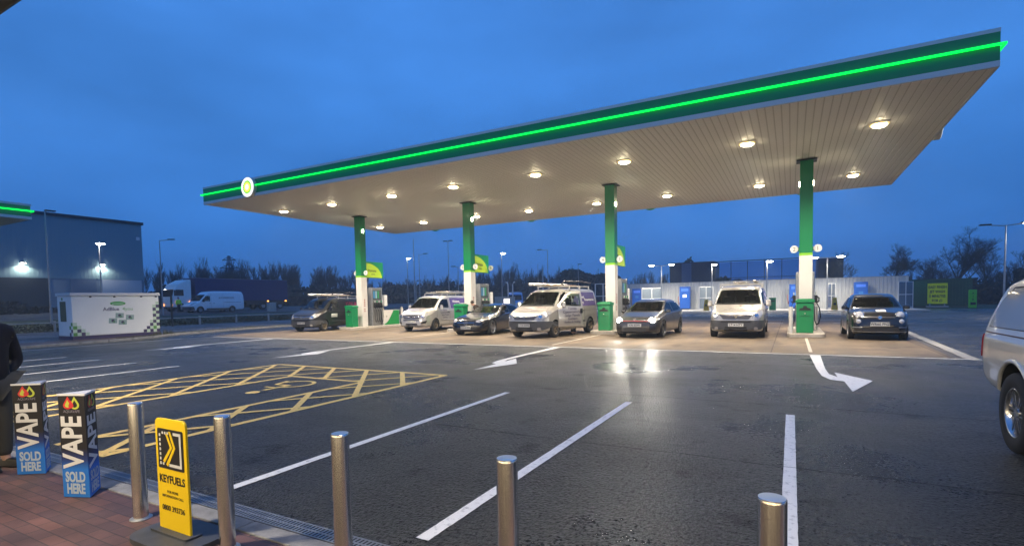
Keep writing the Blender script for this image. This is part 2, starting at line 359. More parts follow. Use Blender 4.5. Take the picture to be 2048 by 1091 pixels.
# ------------------------------------------------------------------ the setting
TX = [-900, -400, -200, -110, -75, -67, -60, -52, -42, -41.5, 500]
TZ = [6, 5.0, 3.2, 2.2, 1.3, .9, .75, .45, -.02, -.02, -.02]
def ground_z(x):
    for i in range(len(TX) - 1):
        if x <= TX[i + 1]:
            return TZ[i] + (TZ[i + 1] - TZ[i]) * (x - TX[i]) / (TX[i + 1] - TX[i])
    return TZ[-1]
grass_m = vary(mat('rough_grass', (.030, .050, .018), .9), .6, .45, bump=.4, bscale=12)
def structure(o): o['kind'] = 'structure'; return o
m = MB(); ys = [-80, 0, 40, 100, 300, 800]
vs = [(x, y, z) for x, z in zip(TX, TZ) for y in ys]; n = len(ys)
m.add(vs, [(i * n + j, (i + 1) * n + j, (i + 1) * n + j + 1, i * n + j + 1) for i in range(len(TX) - 1) for j in range(n - 1)], grass_m)
structure(m.build('ground'))
def sheet(name, x0, x1, y0, y1, z, mt):
    m = MB(); m.add([(x0, y0, z), (x1, y0, z), (x1, y1, z), (x0, y1, z)], [(0, 1, 2, 3)], mt); return structure(m.build(name))
sheet('asphalt_yard', -41.6, 60, 2.46, 62, 0, asph)
sheet('wash_pavement', -24, 11, 58.5, 69, .006, concrete_w)
# apron slab
m = MB(); m.add([(-26.6, 16.02, .006), (3.50, 16.02, .006), (4.3, 42.5, .006), (-27.5, 42.5, .006)], [(0, 1, 2, 3)], conc)
structure(m.build('concrete_apron'))
# distant road on the left
m = MB(); xs = [-72, -67, -60, -56]
m.add([(x, y, ground_z(x) + .02) for x in xs for y in (-40, 95)], [(2 * i, 2 * i + 2, 2 * i + 3, 2 * i + 1) for i in range(3)], asph_road)
structure(m.build('road'))
# channel drain and white edge line at the front of the apron
chan = vary(mat('channel_drain', (.05, .045, .04), .6), 9, .3)
m = MB()
m.add([(-26.3, 15.86, .005), (3.5, 15.86, .005), (3.5, 16.06, .010), (-26.3, 16.06, .010)], [(0, 1, 2, 3)], chan)
m.add([(3.46, 16.1, .011), (3.64, 16.1, .011), (4.14, 30, .011), (3.96, 30, .011)], [(0, 1, 2, 3)], chan)
structure(m.build('channel_drain'))
m = MB()
m.add([(-25.9, 15.76, .010), (3.95, 15.76, .010), (3.95, 15.85, .010), (-25.9, 15.85, .010)], [(0, 1, 2, 3)], white_line)
m.add([(3.66, 15.86, .012), (3.92, 15.86, .012), (4.42, 30, .012), (4.16, 30, .012)], [(0, 1, 2, 3)], kerb_m)
structure(m.build('apron_edge_marking'))
def strip(name, segs, width, mt, z=.004):
    m = MB()
    for (x0, y0), (x1, y1) in segs:
        d = Vector((x1 - x0, y1 - y0)).normalized(); p = Vector((-d.y, d.x)) * width / 2
        ln = math.hypot(x1 - x0, y1 - y0); n = max(1, int(ln / .07)); A_ = []; rr = random.Random(int(x0 * 97 + y0 * 13))
        for i in range(n + 1):
            t = i / n; a_, b_ = 1 + rr.gauss(0, .02), 1 + rr.gauss(0, .02)
            A_ += [(x0 + (x1 - x0) * t + p.x * a_, y0 + (y1 - y0) * t + p.y * a_, z), (x0 + (x1 - x0) * t - p.x * b_, y0 + (y1 - y0) * t - p.y * b_, z)]
        m.add(A_, [(2 * i, 2 * i + 1, 2 * i + 3, 2 * i + 2) for i in range(n)], mt)
        z += .0004
    return structure(m.build(name))
for x in (0.0, -2.2, -4.35):
    strip('bay_marking', [((x, 2.72), (x + .0, 7.82))], .105, white_line)
strip('bay_marking', [((2.25, 2.72), (2.25, 7.82))], .105, white_line)
for x in (-14.45, -16.6, -18.75, -20.9):
    strip('bay_marking', [((x, 2.72), (x, 7.86))], .10, white_line)
strip('kerb_edge_marking', [((-25.8, 8.2), (-26.1, 14.4))], .10, white_line)
for X in (-15.2, -7.35, .49):
    strip('lane_marking', [((X, 16.5), (X, 21.7))], .09, paint_mat('worn_lane_paint', (.44, .40, .33), .8), .010)
for x in (-6, -2, 2.):
    strip('bay_marking', [((x, 33.0), (x + 1.6, 33.0))], .12, white_line, .010)
    strip('bay_marking', [((x - .6, 37.0), (x + 1.6, 37.0))], .12, white_line, .010)
# disabled bay
bay = MB(); zz = [.004]
def seg(a, b, wd):
    d = Vector((b[0] - a[0], b[1] - a[1])); 
    if d.length < .05: return
    d.normalize(); p = Vector((-d.y, d.x)) * wd / 2; z = zz[0]; zz[0] += .00012
    bay.add([(a[0] + p.x, a[1] + p.y, z), (a[0] - p.x, a[1] - p.y, z), (b[0] - p.x, b[1] - p.y, z), (b[0] + p.x, b[1] + p.y, z)], [(0, 1, 2, 3)], yellow_line)
X0, X1, X2, X3, Y0, Y1, Y2 = -12.05, -9.8, -7.65, -6.6, 2.72, 7.72, 9.12
for a, b in (((X0, Y0), (X0, Y2)), ((X0, Y2), (X3, Y2)), ((X3, Y2), (X3, Y0)), ((X1, Y0), (X1, Y1)), ((X1, Y1), (X2, Y1)), ((X2, Y1), (X2, Y0))): seg(a, b, .12)
def clip(a, b, x0, x1, y0, y1):
    t0, t1 = 0., 1.; dx, dy = b[0] - a[0], b[1] - a[1]
    for p, q in ((-dx, a[0] - x0), (dx, x1 - a[0]), (-dy, a[1] - y0), (dy, y1 - a[1])):
        if abs(p) < 1e-9:
            if q < 0: return None
        else:
            t = q / p
            if p < 0: t0 = max(t0, t)
            else: t1 = min(t1, t)
    return None if t0 >= t1 else ((a[0] + dx * t0, a[1] + dy * t0), (a[0] + dx * t1, a[1] + dy * t1))
for k in range(-12, 14):
    c0 = -8.9 + 1.08 * k
    for s_ in (-1, 1):
        a = (c0 - s_ * -8 * .86 if s_ > 0 else c0 + 8 * .86, 9.12 + 8); b = (c0 - s_ * 8 * .86 if s_ > 0 else c0 - 8 * .86, 9.12 - 8)
        a = (c0 - s_ * 8 * .86, 9.12 + 8); b = (c0 + s_ * 8 * .86, 9.12 - 8)
        for rc in ((X0, X1, Y0, Y2), (X1, X2, Y1, Y2), (X2, X3, Y0, Y2)):
            q = clip(a, b, *rc)
            if q: seg(q[0], q[1], .10)
# wheelchair symbol, head towards the shop
Wc = Matrix.Translation((-8.72, 6.72, .004)) @ Matrix.Rotation(math.pi, 4, 'Z')
def wp(x, y): p = Wc @ Vector((x, y, 0)); return (p.x, p.y)
def wseg(a, b, wd): seg(wp(*a), wp(*b), wd)
th = [R(t) for t in range(100, 370, 15)]
cpt = [(.03 + .36 * math.cos(t), -.25 + .36 * math.sin(t)) for t in th]
for a, b in zip(cpt[:-1], cpt[1:]): wseg(a, b, .085)
wseg((-.02, .5), (0, -.1), .1); wseg((0, .22), (.32, .22), .07); wseg((0, -.06), (.36, -.06), .09); wseg((.36, -.06), (.50, -.45), .09)
hc = circ(-.02, .72, .13, n=14); hv = [Wc @ Vector((x, y, .002)) for x, y in hc]
bay.add(hv, [tuple(range(14))], yellow_line)
structure(bay.build('disabled_bay_marking'))
ARW = [(-.07, 4.05), (.12, 4.05), (.16, 2.4), (.20, 1.2), (.30, .55), (.36, .42), (.42, .9), (.96, 0.0), (.50, -1.35), (.44, -.35), (.20, -.22), (.04, .10), (-.02, 1.2)]
ARW = [(0.44, 15.72), (0.68, 15.72), (0.655, 12.9), (0.68, 12.1), (0.80, 11.74), (0.79, 12.40), (1.33, 11.42), (0.90, 10.05), (0.87, 11.18), (0.66, 11.32), (0.54, 11.8), (0.49, 12.9)]
for X in (0., -7.4, -14.55, -21.75):
    m = MB(); m.add([(x + X, y, .007) for x, y in ARW], [tuple(range(12))[::-1]], white_line)
    b = m.build('arrow_marking')
    bm = bmesh.new(); bm.from_mesh(b.data); bmesh.ops.triangulate(bm, faces=bm.faces); bm.to_mesh(b.data); bm.free(); structure(b)
# asphalt joints
jt = mat('asphalt_joint', (.012, .012, .012), .7)
m = MB()
for y0, x0, x1, z in ((8.42, -14, 24, .0042), (5.42, -4.1, 24, .0046), (12.1, -16, -1, .0044)):
    x = x0; y = y0
    while x < x1:
        nx = x + random.uniform(.15, .4); ny = y0 + random.uniform(-.018, .018); wd = random.uniform(.004, .014)
        m.add([(x, y - wd, z), (nx, ny - wd, z), (nx, ny + wd, z), (x, y + wd, z)], [(0, 1, 2, 3)], jt)
        x, y = nx, ny
structure(m.build('asphalt_joint'))
# footway in front of the shop: pavers, kerb, slotted channel
sheet('block_paved_footway', -9.0, 40, -2.6, 2.22, .012, paver)
sheet('block_paved_footway', -41.5, -9.0, -2.6, 2.22, .012, paver)
m = MB(); x = -41.0
while x < 24:
    m.box((x + .455, 2.305, .0), (.905, .150, .036), kerb_m); x += .915
o = structure(m.build('kerb', bevel=.008))
m = MB(); m.bx(-41, 24, 2.386, 2.54, -.02, .009, black); x = -8
while x < 6:
    m.bx(x, x + .012, 2.40, 2.53, -.01, .0135, galv); x += .034
for y in (2.40, 2.465, 2.53): m.bx(-8, 6, y - .004, y + .004, -.01, .0145, galv)
structure(m.build('slot_drain'))
# raised footpath on the left with its kerb
KP = [(-27.2, -6), (-27.2, 2), (-27.4, 8.5), (-27.8, 12), (-28.7, 14.3), (-30.1, 16.5), (-30.9, 20), (-31.6, 26), (-33, 36), (-35, 50), (-39, 75)]
path_m = asphalt_mat('path_asphalt', (.10, .10, .105), .5, .1)
m = MB(); vs = [(x, y, .10) for x, y in KP] + [(-41.6, y, .10) for x, y in KP]; n = len(KP)
m.add(vs, [(i, i + 1, i + 1 + n, i + n) for i in range(n - 1)], path_m)
structure(m.build('footpath'))
m = MB()
for (a, b) in zip(KP[:-1], KP[1:]):
    d = Vector((b[0] - a[0], b[1] - a[1])); ln = d.length; d.normalize(); k = max(1, int(ln / .9)); p = Vector((d.y, -d.x))
    for i in range(k):
        c0 = Vector(a) + d * (ln * (i + .5) / k) + p * .06
        m.box((c0.x, c0.y, .05), (ln / k - .01, .13, .13), kerb_m, rz=math.atan2(d.y, d.x))
structure(m.build('kerb', bevel=.01))
m = MB()
m.add([(-27.35, 6, .108), (-27.9, 12.4, .108), (-28.7, 14.3, .108), (-29.3, 14.6, .108), (-29.6, 6, .108)], [(0, 1, 2, 3, 4)], paver)
structure(m.build('block_paved_strip'))

# ------------------------------------------------------------------ forecourt canopy
CX0, CX1, CY0, CY1, CZ, CT = -26.77, 4.21, 16.18, 30.92, 6.82, 7.68
COLX = [-23.06, -15.21, -7.36, .49]; COLY = 23.4
canopy = thing('forecourt_canopy', 'long flat station canopy edged with a green light strip, standing on four columns', 'canopy', ((CX0 + CX1) / 2, COLY, 0))
OX, OY = (CX0 + CX1) / 2, COLY
def PB(mb, name, **k):   # build in world coordinates under the canopy
    for v in mb.v: v.x -= OX; v.y -= OY
    return mb.build(name, canopy, **k)
m = MB(); x = CX0 + .06
while x < CX1 - .1:      # ribbed soffit: raised planks with grooves
    x2 = min(x + .17, CX1 - .06)
    m.bx(x, x2, CY0 + .06, CY1 - .06, CZ, CZ + .03, soffit); m.bx(x2, x2 + .035, CY0 + .06, CY1 - .06, CZ + .008, CZ + .03, soffit_d); x += .205
PB(m, 'soffit')
m = MB(); m.bx(CX0 + .1, CX1 - .1, CY0 + .1, CY1 - .1, CZ + .06, CT - .05, dark_metal); PB(m, 'roof_deck')
def ring(z0, z1, t0, mt, name, out=0.):
    m = MB(); a, b, c, d = CX0 - out, CX1 + out, CY0 - out, CY1 + out
    m.bx(a, b, c, c + t0, z0, z1, mt); m.bx(a, b, d - t0, d, z0, z1, mt)
    m.bx(a, a + t0, c + t0, d - t0, z0, z1, mt); m.bx(b - t0, b, c + t0, d - t0, z0, z1, mt)
    return PB(m, name)
ring(CZ - .02, CZ + .12, .06, pale_grey, 'lower_trim', .004)
ring(CZ + .12, CT - .09, .05, green_dk, 'fascia')
ring(CT - .09, CT, .06, pale_grey, 'upper_trim', .004)
LZ = (CZ + CT) / 2 + .03; GX = -22.95
m = MB()
for a, b in ((CX0 - .1, GX - .47), (GX + .47, -11), (-10.98, -3), (-2.98, CX1 + .1)): m.bx(a, b, CY0 - .10, CY0 - .045, LZ - .03, LZ + .03, neon)
PB(m, 'light_strip', bevel=.012)
m = MB()
m.bx(CX1 + .045, CX1 + .10, CY0 - .04, 21.9, LZ - .03, LZ + .03, neon); m.bx(CX1 + .045, CX1 + .10, 23.1, CY1, LZ - .03, LZ + .03, neon)
PB(m, 'light_strip', bevel=.012)
m = MB(); m.bx(CX0 - .10, CX0 - .045, CY0 - .04, CY1, LZ - .03, LZ + .03, neon); PB(m, 'light_strip', bevel=.012)
# round flower roundels on the fascias
logo_w = mat('lit_roundel_white', (.9, .9, .85), .4, emit=(1., 1., .90), es=1.15)
logo_y = mat('lit_roundel_yellow', (.9, .8, .1), .4, emit=(.95, .90, .10), es=1.3)
logo_g = mat('lit_roundel_green', (.1, .6, .02), .4, emit=(.18, .62, .01), es=1.0)
logo_e = mat('lit_roundel_centre', (.9, .9, .5), .4, emit=(1, 1, .55), es=1.6)
def petal_ring(n, r0, r1, tw=0.):
    p = []
    for k in range(n):
        a = 2 * math.pi * (k + tw) / n; h = math.pi / n
        p += [(r0 * math.cos(a - h), r0 * math.sin(a - h)), (r1 * .93 * math.cos(a - h * .55), r1 * .93 * math.sin(a - h * .55)), (r1 * math.cos(a), r1 * math.sin(a)), (r1 * .93 * math.cos(a + h * .55), r1 * .93 * math.sin(a + h * .55))]
    return p
def roundel(T, lit=True):
    m = MB(); a, b, c_, d = (logo_w, logo_g, logo_y, logo_e) if lit else (green_dk,) * 4
    m.cyl((0, 0, -.16), (0, 0, 0), .47, white_clad if lit else green_dk, seg=40, T=T)
    m.cyl((0, 0, .002), (0, 0, .012), .455, a, seg=40, T=T)
    if lit:
        m.prism(petal_ring(18, .27, .33), .014, .020, b, T=T); m.prism(petal_ring(18, .19, .25, .5), .021, .026, c_, T=T); m.prism(petal_ring(18, .10, .145), .027, .031, d, T=T)
    return m
PB(roundel(FZ(GX, CY0 - .16, CZ + .40)), 'flower_roundel')
PB(roundel(Matrix.Translation((CX1 + .16, 22.5, CZ + .40)) @ Matrix.Rotation(R(90), 4, 'Z') @ Matrix.Rotation(R(90), 4, 'X')), 'flower_roundel')
for X in COLX:
    PB(roundel(FZ(X, CY1 + .17, CZ + .38) @ Matrix.Rotation(math.pi, 4, 'Y'), False), 'roundel_back')
# recessed floodlights; an emissive ring imitates the warm halo round each lens
halo_ring = mat('lamp_halo_ring', (1, .8, .4), .3, emit=(1, .66, .22), es=1.5)
LX = [2.35, -1.37, -5.64, -9.4, -13.55, -17.2, -21.28, -25.05]
for Y in (19.65, 27.35):
    for X in LX:
        m = MB(); m.bx(X - .25, X + .25, Y - .25, Y + .25, CZ - .035, CZ + .02, white_p); 
        for v in m.v: v.x -= OX; v.y -= OY
        o = m.build('downlight', canopy, bevel=.01)
        m = MB(); m.lathe([(.26, -.036), (.25, -.05), (.20, -.062)], halo_ring, 24, T=Matrix.Translation((X - OX, Y - OY, CZ))); m.lathe([(.20, -.062), (.17, -.09), (.09, -.105), (.0, -.11)], lampglass, 24, T=Matrix.Translation((X - OX, Y - OY, CZ)))
        m.build('lens', o)
        light('canopy_lamp', 'SPOT', (X - OX, Y - OY, CZ - .13), 2250, (1, .87, .70), canopy, size=.14, spot=R(150), blend=.7)
# columns
def column(X, nums, flag):
    m = MB(); m.bx(X - .225, X + .225, COLY - .225, COLY + .225, 3.22, CZ, green)
    m.bx(X - .35, X + .35, COLY - .30, COLY + .30, CZ - .06, CZ - .022, dark_metal)
    for s in (-1, 1):
        m.bx(X + s * .24 - .012, X + s * .24 + .012, COLY - .05, COLY + .05, CZ - 1.0, CZ - .82, lampglass)
    for v in m.v: v.x -= OX; v.y -= OY
    c = m.build('column', canopy, bevel=.02)
    def cb(mb, name, **k):
        for v in mb.v: v.x -= OX; v.y -= OY
        return mb.build(name, c, **k)
    m = MB(); m.bx(X - .228, X + .228, COLY - .228, COLY + .228, 3.12, 3.218, lime); cb(m, 'lime_band')
    m = MB(); m.bx(X - .225, X + .225, COLY - .225, COLY + .225, .15, 3.118, white_clad)
    m.text('FREE AIR', .12, red_lens, Matrix.Translation((X + .226, COLY, 1.35)) @ Matrix.Rotation(R(90), 4, 'Z') @ Matrix.Rotation(R(90), 4, 'X') @ Matrix.Rotation(R(90), 4, 'Z'), .001) if False else None
    for k, z in enumerate((1.72, 1.60, 1.48, 1.36, 1.16, 1.04)):
        m.bx(X + .226, X + .229, COLY - .06, COLY + .03, z, z + .075, mat('faded_red', (.35, .10, .06), .5))
    cb(m, 'white_cladding', bevel=.02)
    for s, tx, dy in nums:
        m = MB(); yy = COLY + dy - .03
        m.cyl((X + s * .40, yy - .02, 3.39), (X + s * .40, yy + .02, 3.39), .145, white_p, seg=28)
        m.bx(min(X + s * .2, X + s * .3), max(X + s * .2, X + s * .3), yy - .012, yy + .012, 3.30, 3.45, green)
        m.text(tx, .22, grey_p, FZ(X + s * .40, yy - .022, 3.385), .001)
        cb(m, 'number_disc')
    if flag:
        m = MB(); y0, y1 = COLY + .25, COLY + 1.75; xx = X + .12
        m.bx(xx - .03, xx + .03, y0, y1, 3.12, 4.10, green_dk)
        T = Matrix.Translation((xx + .032, y0, 3.12)) @ Matrix.Rotation(R(90), 4, 'Z') @ Matrix.Rotation(R(90), 4, 'X')
        q = [(.0, .02), (1.38, .02)] + [(1.38 * math.cos(R(t)), .02 + .88 * math.sin(R(t))) for t in range(8, 91, 8)]
        lm = mat('flag_lime', (.42, .62, .02), .4)
        m.prism(q, 0, .004, lm, T=T)
        m.text('Ultimate', .24, ink, T @ Matrix.Translation((.48, .44, .006)), .001, .002); m.text('DIESEL', .12, ink, T @ Matrix.Translation((.62, .22, .006)), .001)
        cb(m, 'product_flag')
    return c
N2 = {0: [(1, '7', 0), (-1, '8', 0)], 1: [(1, '5', 0), (-1, '6', 0), (1, '5', 1.6)], 2: [(-1, '4', 0), (1, '3', 0)], 3: [(-1, '2', 0), (1, '1', 0)]}
for k, X in enumerate(COLX): column(X, N2[k], k < 3)

# ------------------------------------------------------------------ islands, pumps, bins, skirts
isl_words = ['right of the charcoal van', 'behind the black saloon', 'left of the grey hatchback', 'left of the small black car']
def ordn(k): return ['first from the left', 'second from the left', 'third from the left', 'rightmost'][k]
isl_m = vary(mat('island_concrete', (.40, .36, .30), .7), 4, .2)
pump_body = vary(mat('pump_casing', (.20, .20, .19), .4, .3), 2, .1)
for k, X in enumerate(COLX):
    m = MB(); pts = rpoly([(X - .62, 21.95), (X + .62, 21.95), (X + .62, 26.75), (X - .62, 26.75)], .25)
    m.prism(pts, 0, .15, isl_m); o = m.build('pump_island', bevel=.02)
    tagp(o, 'raised concrete pump island, %s, %s' % (ordn(k), isl_words[k]), 'pump island', 'pump islands under the canopy')
    # litter bin
    b = thing('litter_bin', 'green litter bin on the pump island %s' % isl_words[k], 'litter bin', (X - .03, 22.55, .15), 0, 'green forecourt bins')
    m = MB(); m.box((0, 0, .57), (.56, .46, 1.14), bin_green, taper=1.03); m.build('bin_body', b, bevel=.03)
    m = MB(); m.box((0, 0, 1.20), (.62, .52, .12), bin_green); m.box((0, 0, 1.275), (.50, .40, .04), bin_green); m.build('lid', b, bevel=.03)
    m = MB(); T = FZ(0, -.241, .93); q = [(-.20, -.06), (.20, -.06), (.17, .0), (.07, .03), (.05, .10), (-.05, .10), (-.07, .03), (-.17, .0)]
    m.prism(q, -.001, .010, black, T=T); m.build('waste_opening', b)
    m = MB(); m.box((0, -.245, .68), (.30, .02, .03), bin_green); m.cyl((0, -.25, .74), (0, -.262, .74), .02, chrome); m.build('door_catch', b, bevel=.005)
    # two dispensers
    for j, Y in enumerate((24.36,)):
        p = thing('fuel_dispenser', 'grey fuel dispenser with black nozzles on the pump island %s' % isl_words[k], 'fuel pump', (X, Y, .15), 0, 'fuel dispensers under the canopy')
        p.scale = (1, .72, 1)
        m = MB(); m.bx(-.32, .32, -.62, .62, 0, 2.34, pump_body); m.bx(-.325, .325, -.64, -.56, 0, 2.36, galv); m.bx(-.325, .325, .56, .64, 0, 2.36, galv)
        m.build('casing', p, bevel=.015)
        for s in (-1, 1):
            m = MB(); m.bx(min(s * .325, s * .335), max(s * .325, s * .335), -.5, .5, 1.62, 2.2, mat('pump_header', (.05, .06, .06), .3))
            for i, cc in enumerate(((.04, .25, .5), (.3, .5, .6), (.02, .3, .1), (.1, .1, .1))):
                m.bx(min(s * .337, s * .342), max(s * .337, s * .342), -.46 + i * .25, -.30 + i * .25, 1.70, 2.15, mat('grade_%d' % i, cc, .4))
            m.build('display_panel', p)
            for i in range(4):
                y = -.39 + i * .26
                m = MB(); m.bx(min(s * .33, s * .44), max(s * .33, s * .44), y - .045, y + .045, 1.12, 1.42, black)
                m.tube([(s * .42, y, 1.38), (s * .50, y, 1.30), (s * .50, y, 1.18), (s * .42, y, 1.12)], .022, black, 6)
                m.box((s * .40, y, 1.50), (.05, .07, .10), mat('nozzle_%d' % i, ((.55, .55, .5), (.02, .3, .1))[i % 2], .4))
                nz_ = m.build('nozzle', p)
                m = MB(); m.tube([(s * .40, y, 1.15), (s * .52, y, .9), (s * .56, y, .55), (s * .50, y + .02, .28), (s * .42, y + .03, .22), (s * .36, y + .05, .4), (s * .34, y + .05, 1.0)], .014, rubber, 6)
                m.build('hose', p)
    # payment terminal
    t = thing('payment_terminal', 'white payment terminal with lit screen, pump island %s' % isl_words[k], 'payment terminal', (X + .05, 25.15, .15), 0, 'payment terminals between the pumps')
    m = MB(); m.cyl((0, 0, 0), (0, 0, 1.2), .07, mat('post_beige', (.45, .40, .28), .5)); m.build('post', t)
    m = MB(); m.bx(-.28, .28, -.14, .14, 1.2, 1.9, white_p); m.build('housing', t, bevel=.03)
    m = MB(); m.bx(-.16, .10, -.15, -.142, 1.42, 1.72, screen_on); m.build('screen', t)
    # skirt panel
    s_ = thing('skirt_panel', 'low white panel with green wave, pump island %s' % isl_words[k], 'panel', (X + .45, 25.85, .15), 0, 'low panels between the pumps')
    m = MB(); m.bx(-.03, .03, -1.15, .35, 0, .95, white_clad)
    T = Matrix.Translation((.031, -1.15, 0)) @ Matrix.Rotation(R(90), 4, 'Z') @ Matrix.Rotation(R(90), 4, 'X')
    q = [(0.03, .02), (1.48, .02), (1.48, .93), (.95, .93)] + [(.95 - .92 * t, .93 - .86 * math.sin(t * math.pi / 2) if t < 1 else .07) for t in (.15, .3, .45, .6, .75, .9)]
    m.prism(q, 0, .004, mat('wave_green', (.005, .22, .04), .4), T=T)
    m.prism(circ(.30, .55, .05), 0, .004, mat('mark_grey', (.25, .28, .2), .5), T=T)
    m.build('board', s_)
    for j, (dx, Y, hh) in enumerate(((.48, 26.45, 1.1), (-.50, 22.35, 1.0))):
        if j and k < 3: continue
        o = MB().cyl((0, 0, 0), (0, 0, hh), .075, white_clad, seg=18).build('guard_post', bevel=.01, loc=(X + dx, Y, .15))
        tagp(o, 'white guard post, %s of the pump island %s' % (('far end', 'front corner')[j], isl_words[k]), 'guard post', 'white guard posts on the islands')

# ------------------------------------------------------------------ vehicles
def interp(tab, x):
    # tab sorted by descending x
    if x >= tab[0][0]: return tab[0][1]
    for (a, va), (b, vb) in zip(tab[:-1], tab[1:]):
        if x >= b: return vb + (va - vb) * (x - b) / (a - b) if a != b else va
    return tab[-1][1]
def smooth_tab(tab, x, h):
    return sum(interp(tab, x + d * h) * w for d, w in ((-1, .15), (-.5, .2), (0, .3), (.5, .2), (1, .15)))
def catmull(pts, n):
    out_ = []; k = len(pts)
    for i in range(k - 1):
        p0, p1, p2, p3 = pts[max(i - 1, 0)], pts[i], pts[i + 1], pts[min(i + 2, k - 1)]
        for j in range(n):
            t = j / n
            out_.append(tuple(.5 * ((2 * b) + (-a + c) * t + (2 * a - 5 * b + 4 * c - d) * t * t + (-a + 3 * b - 3 * c + d) * t ** 3) for a, b, c, d in zip(p0, p1, p2, p3)))
    out_.append(tuple(pts[-1])); return out_
well = mat('wheel_well', (.006, .006, .006), .9)
def carpaint(name, c, rough=.32, metal=.55, amt=.05, coat=.9):
    m = mat(name, c, rough, metal, coat=coat)
    vary(m, 1.4, amt, bump=0); n, l, b = nodes(m)      # dark lining on the inside of the shell
    geo = n.new('ShaderNodeNewGeometry'); mx = n.new('ShaderNodeMixShader'); d = n.new('ShaderNodeBsdfDiffuse'); d.inputs[0].default_value = (.03, .03, .028, 1)
    o = [q for q in n if q.type == 'OUTPUT_MATERIAL'][0]
    l.new(geo.outputs['Backfacing'], mx.inputs[0]); l.new(b.outputs[0], mx.inputs[1]); l.new(d.outputs[0], mx.inputs[2]); l.new(mx.outputs[0], o.inputs[0])
    return m
class Car:
    def __init__(s, name, label, cat, spec, paint, loc, yaw, scale=1., group=None, z=0.):
        s.root = thing(name, label, cat, (loc[0], loc[1], z + .006), yaw, group); s.root.scale = (scale,) * 3
        s.sp = spec; s.paint = paint; s.holes = []; L_ = spec['L']; sm = spec.get('sm', .05)
        xs = []
        h = L_ / 2; e_ = .24
        for i in range(9): xs.append(h - e_ * (1 - math.cos(i / 8 * math.pi / 2)))
        n = int((L_ - 2 * e_) / .05)
        for i in range(1, n): xs.append(h - e_ - (L_ - 2 * e_) * i / n)
        for i in range(9): xs.append(-h + e_ * (1 - math.sin(i / 8 * math.pi / 2)))
        rows = []
        for x in xs:
            zt = smooth_tab(spec['top'], x, sm); zb = smooth_tab(spec['bot'], x, sm); w_ = smooth_tab(spec['hw'], x, sm)
            zl = min(smooth_tab(spec['belt'], x, sm), zt - .035); wt = w_ * smooth_tab(spec['rw'], x, sm * 2); hgt = zt - zl; sh = spec.get('sh', .015)
            zm = zb + (zl - zb) * .55
            sec = [(0, zb), (w_ * .55, zb), (w_ * .88, zb + .012), (w_ * .965, zb + .07), (w_ * .985, zb + (zl - zb) * .30), (w_, zm), (w_ * .995, zl - .06 * min(1, (zl - zb) * 2)), (w_ * (1 - sh), zl),
                   (w_ + (wt - w_) * .45, zl + hgt * .42), (wt + (w_ - wt) * .12, zl + hgt * .80), (wt * .93, zl + hgt * .945), (wt * .72, zl + hgt * .985), (wt * .38, zl + hgt * .998), (0, zt)]
            half = catmull(sec, 3)
            rows.append([(x, y, z) for y, z in half] + [(x, -y, z) for y, z in half[-2:0:-1]])
        k = len(rows[0]); vs = [p for r_ in rows for p in r_]; fs = []
        for i in range(len(rows) - 1):
            for j in range(k):
                a, b = i * k + j, i * k + (j + 1) % k
                fs.append((a, a + k, b + k, b))
        fs.append(tuple(range(k))); fs.append(tuple((len(rows) - 1) * k + j for j in range(k))[::-1])
        me = bpy.data.meshes.new('body'); me.from_pydata(vs, [], fs); me.materials.append(paint); me.materials.append(well)
        bm = bmesh.new(); bm.from_mesh(me); bmesh.ops.recalc_face_normals(bm, faces=bm.faces); s.bvh = BVHTree.FromBMesh(bm); bm.to_mesh(me); bm.free()
        o = bpy.data.objects.new('body', me); col.objects.link(o)
        # wheel arches
        s.wx = [h - spec['fo'], h - spec['fo'] - spec['wb']]; wr = spec['wr']
        cm = MB()
        for x in s.wx:
            for sd in (-1, 1):
                cm.cyl((x, sd * (spec['tr'] - .26), wr + .0), (x, sd * 1.4, wr + .0), wr * spec.get('arch', 1.17), well, seg=40, smooth=False)
        cut = cm.build('cut', recalc=False); 
        b = o.modifiers.new('b', 'BOOLEAN'); b.operation = 'DIFFERENCE'; b.object = cut; b.solver = 'EXACT'; b.material_mode = 'TRANSFER'
        dg = bpy.context.evaluated_depsgraph_get(); nm = bpy.data.meshes.new_from_object(o.evaluated_get(dg)); nm.name = 'body'
        if len(nm.polygons) < 100: nm = me
        bpy.data.objects.remove(o); bpy.data.objects.remove(cut)
        nm.polygons.foreach_set('use_smooth', [True] * len(nm.polygons))
        try: nm.set_sharp_from_angle(angle=R(38))
        except Exception: pass
        o = bpy.data.objects.new('body', nm); col.objects.link(o); o.parent = s.root; CH.setdefault(s.root.name, []).append(o); s.body = o
    def ray(s, d, a, b):
        if d == 'L': o, v = Vector((a, 3, b)), Vector((0, -1, 0))
        elif d == 'R': o, v = Vector((a, -3, b)), Vector((0, 1, 0))
        elif d == 'F': o, v = Vector((9, a, b)), Vector((-1, 0, 0))
        elif d == 'B': o, v = Vector((-9, a, b)), Vector((1, 0, 0))
        else: o, v = Vector((a, b, 5)), Vector((0, 0, -1))
        return s.bvh.ray_cast(o, v)
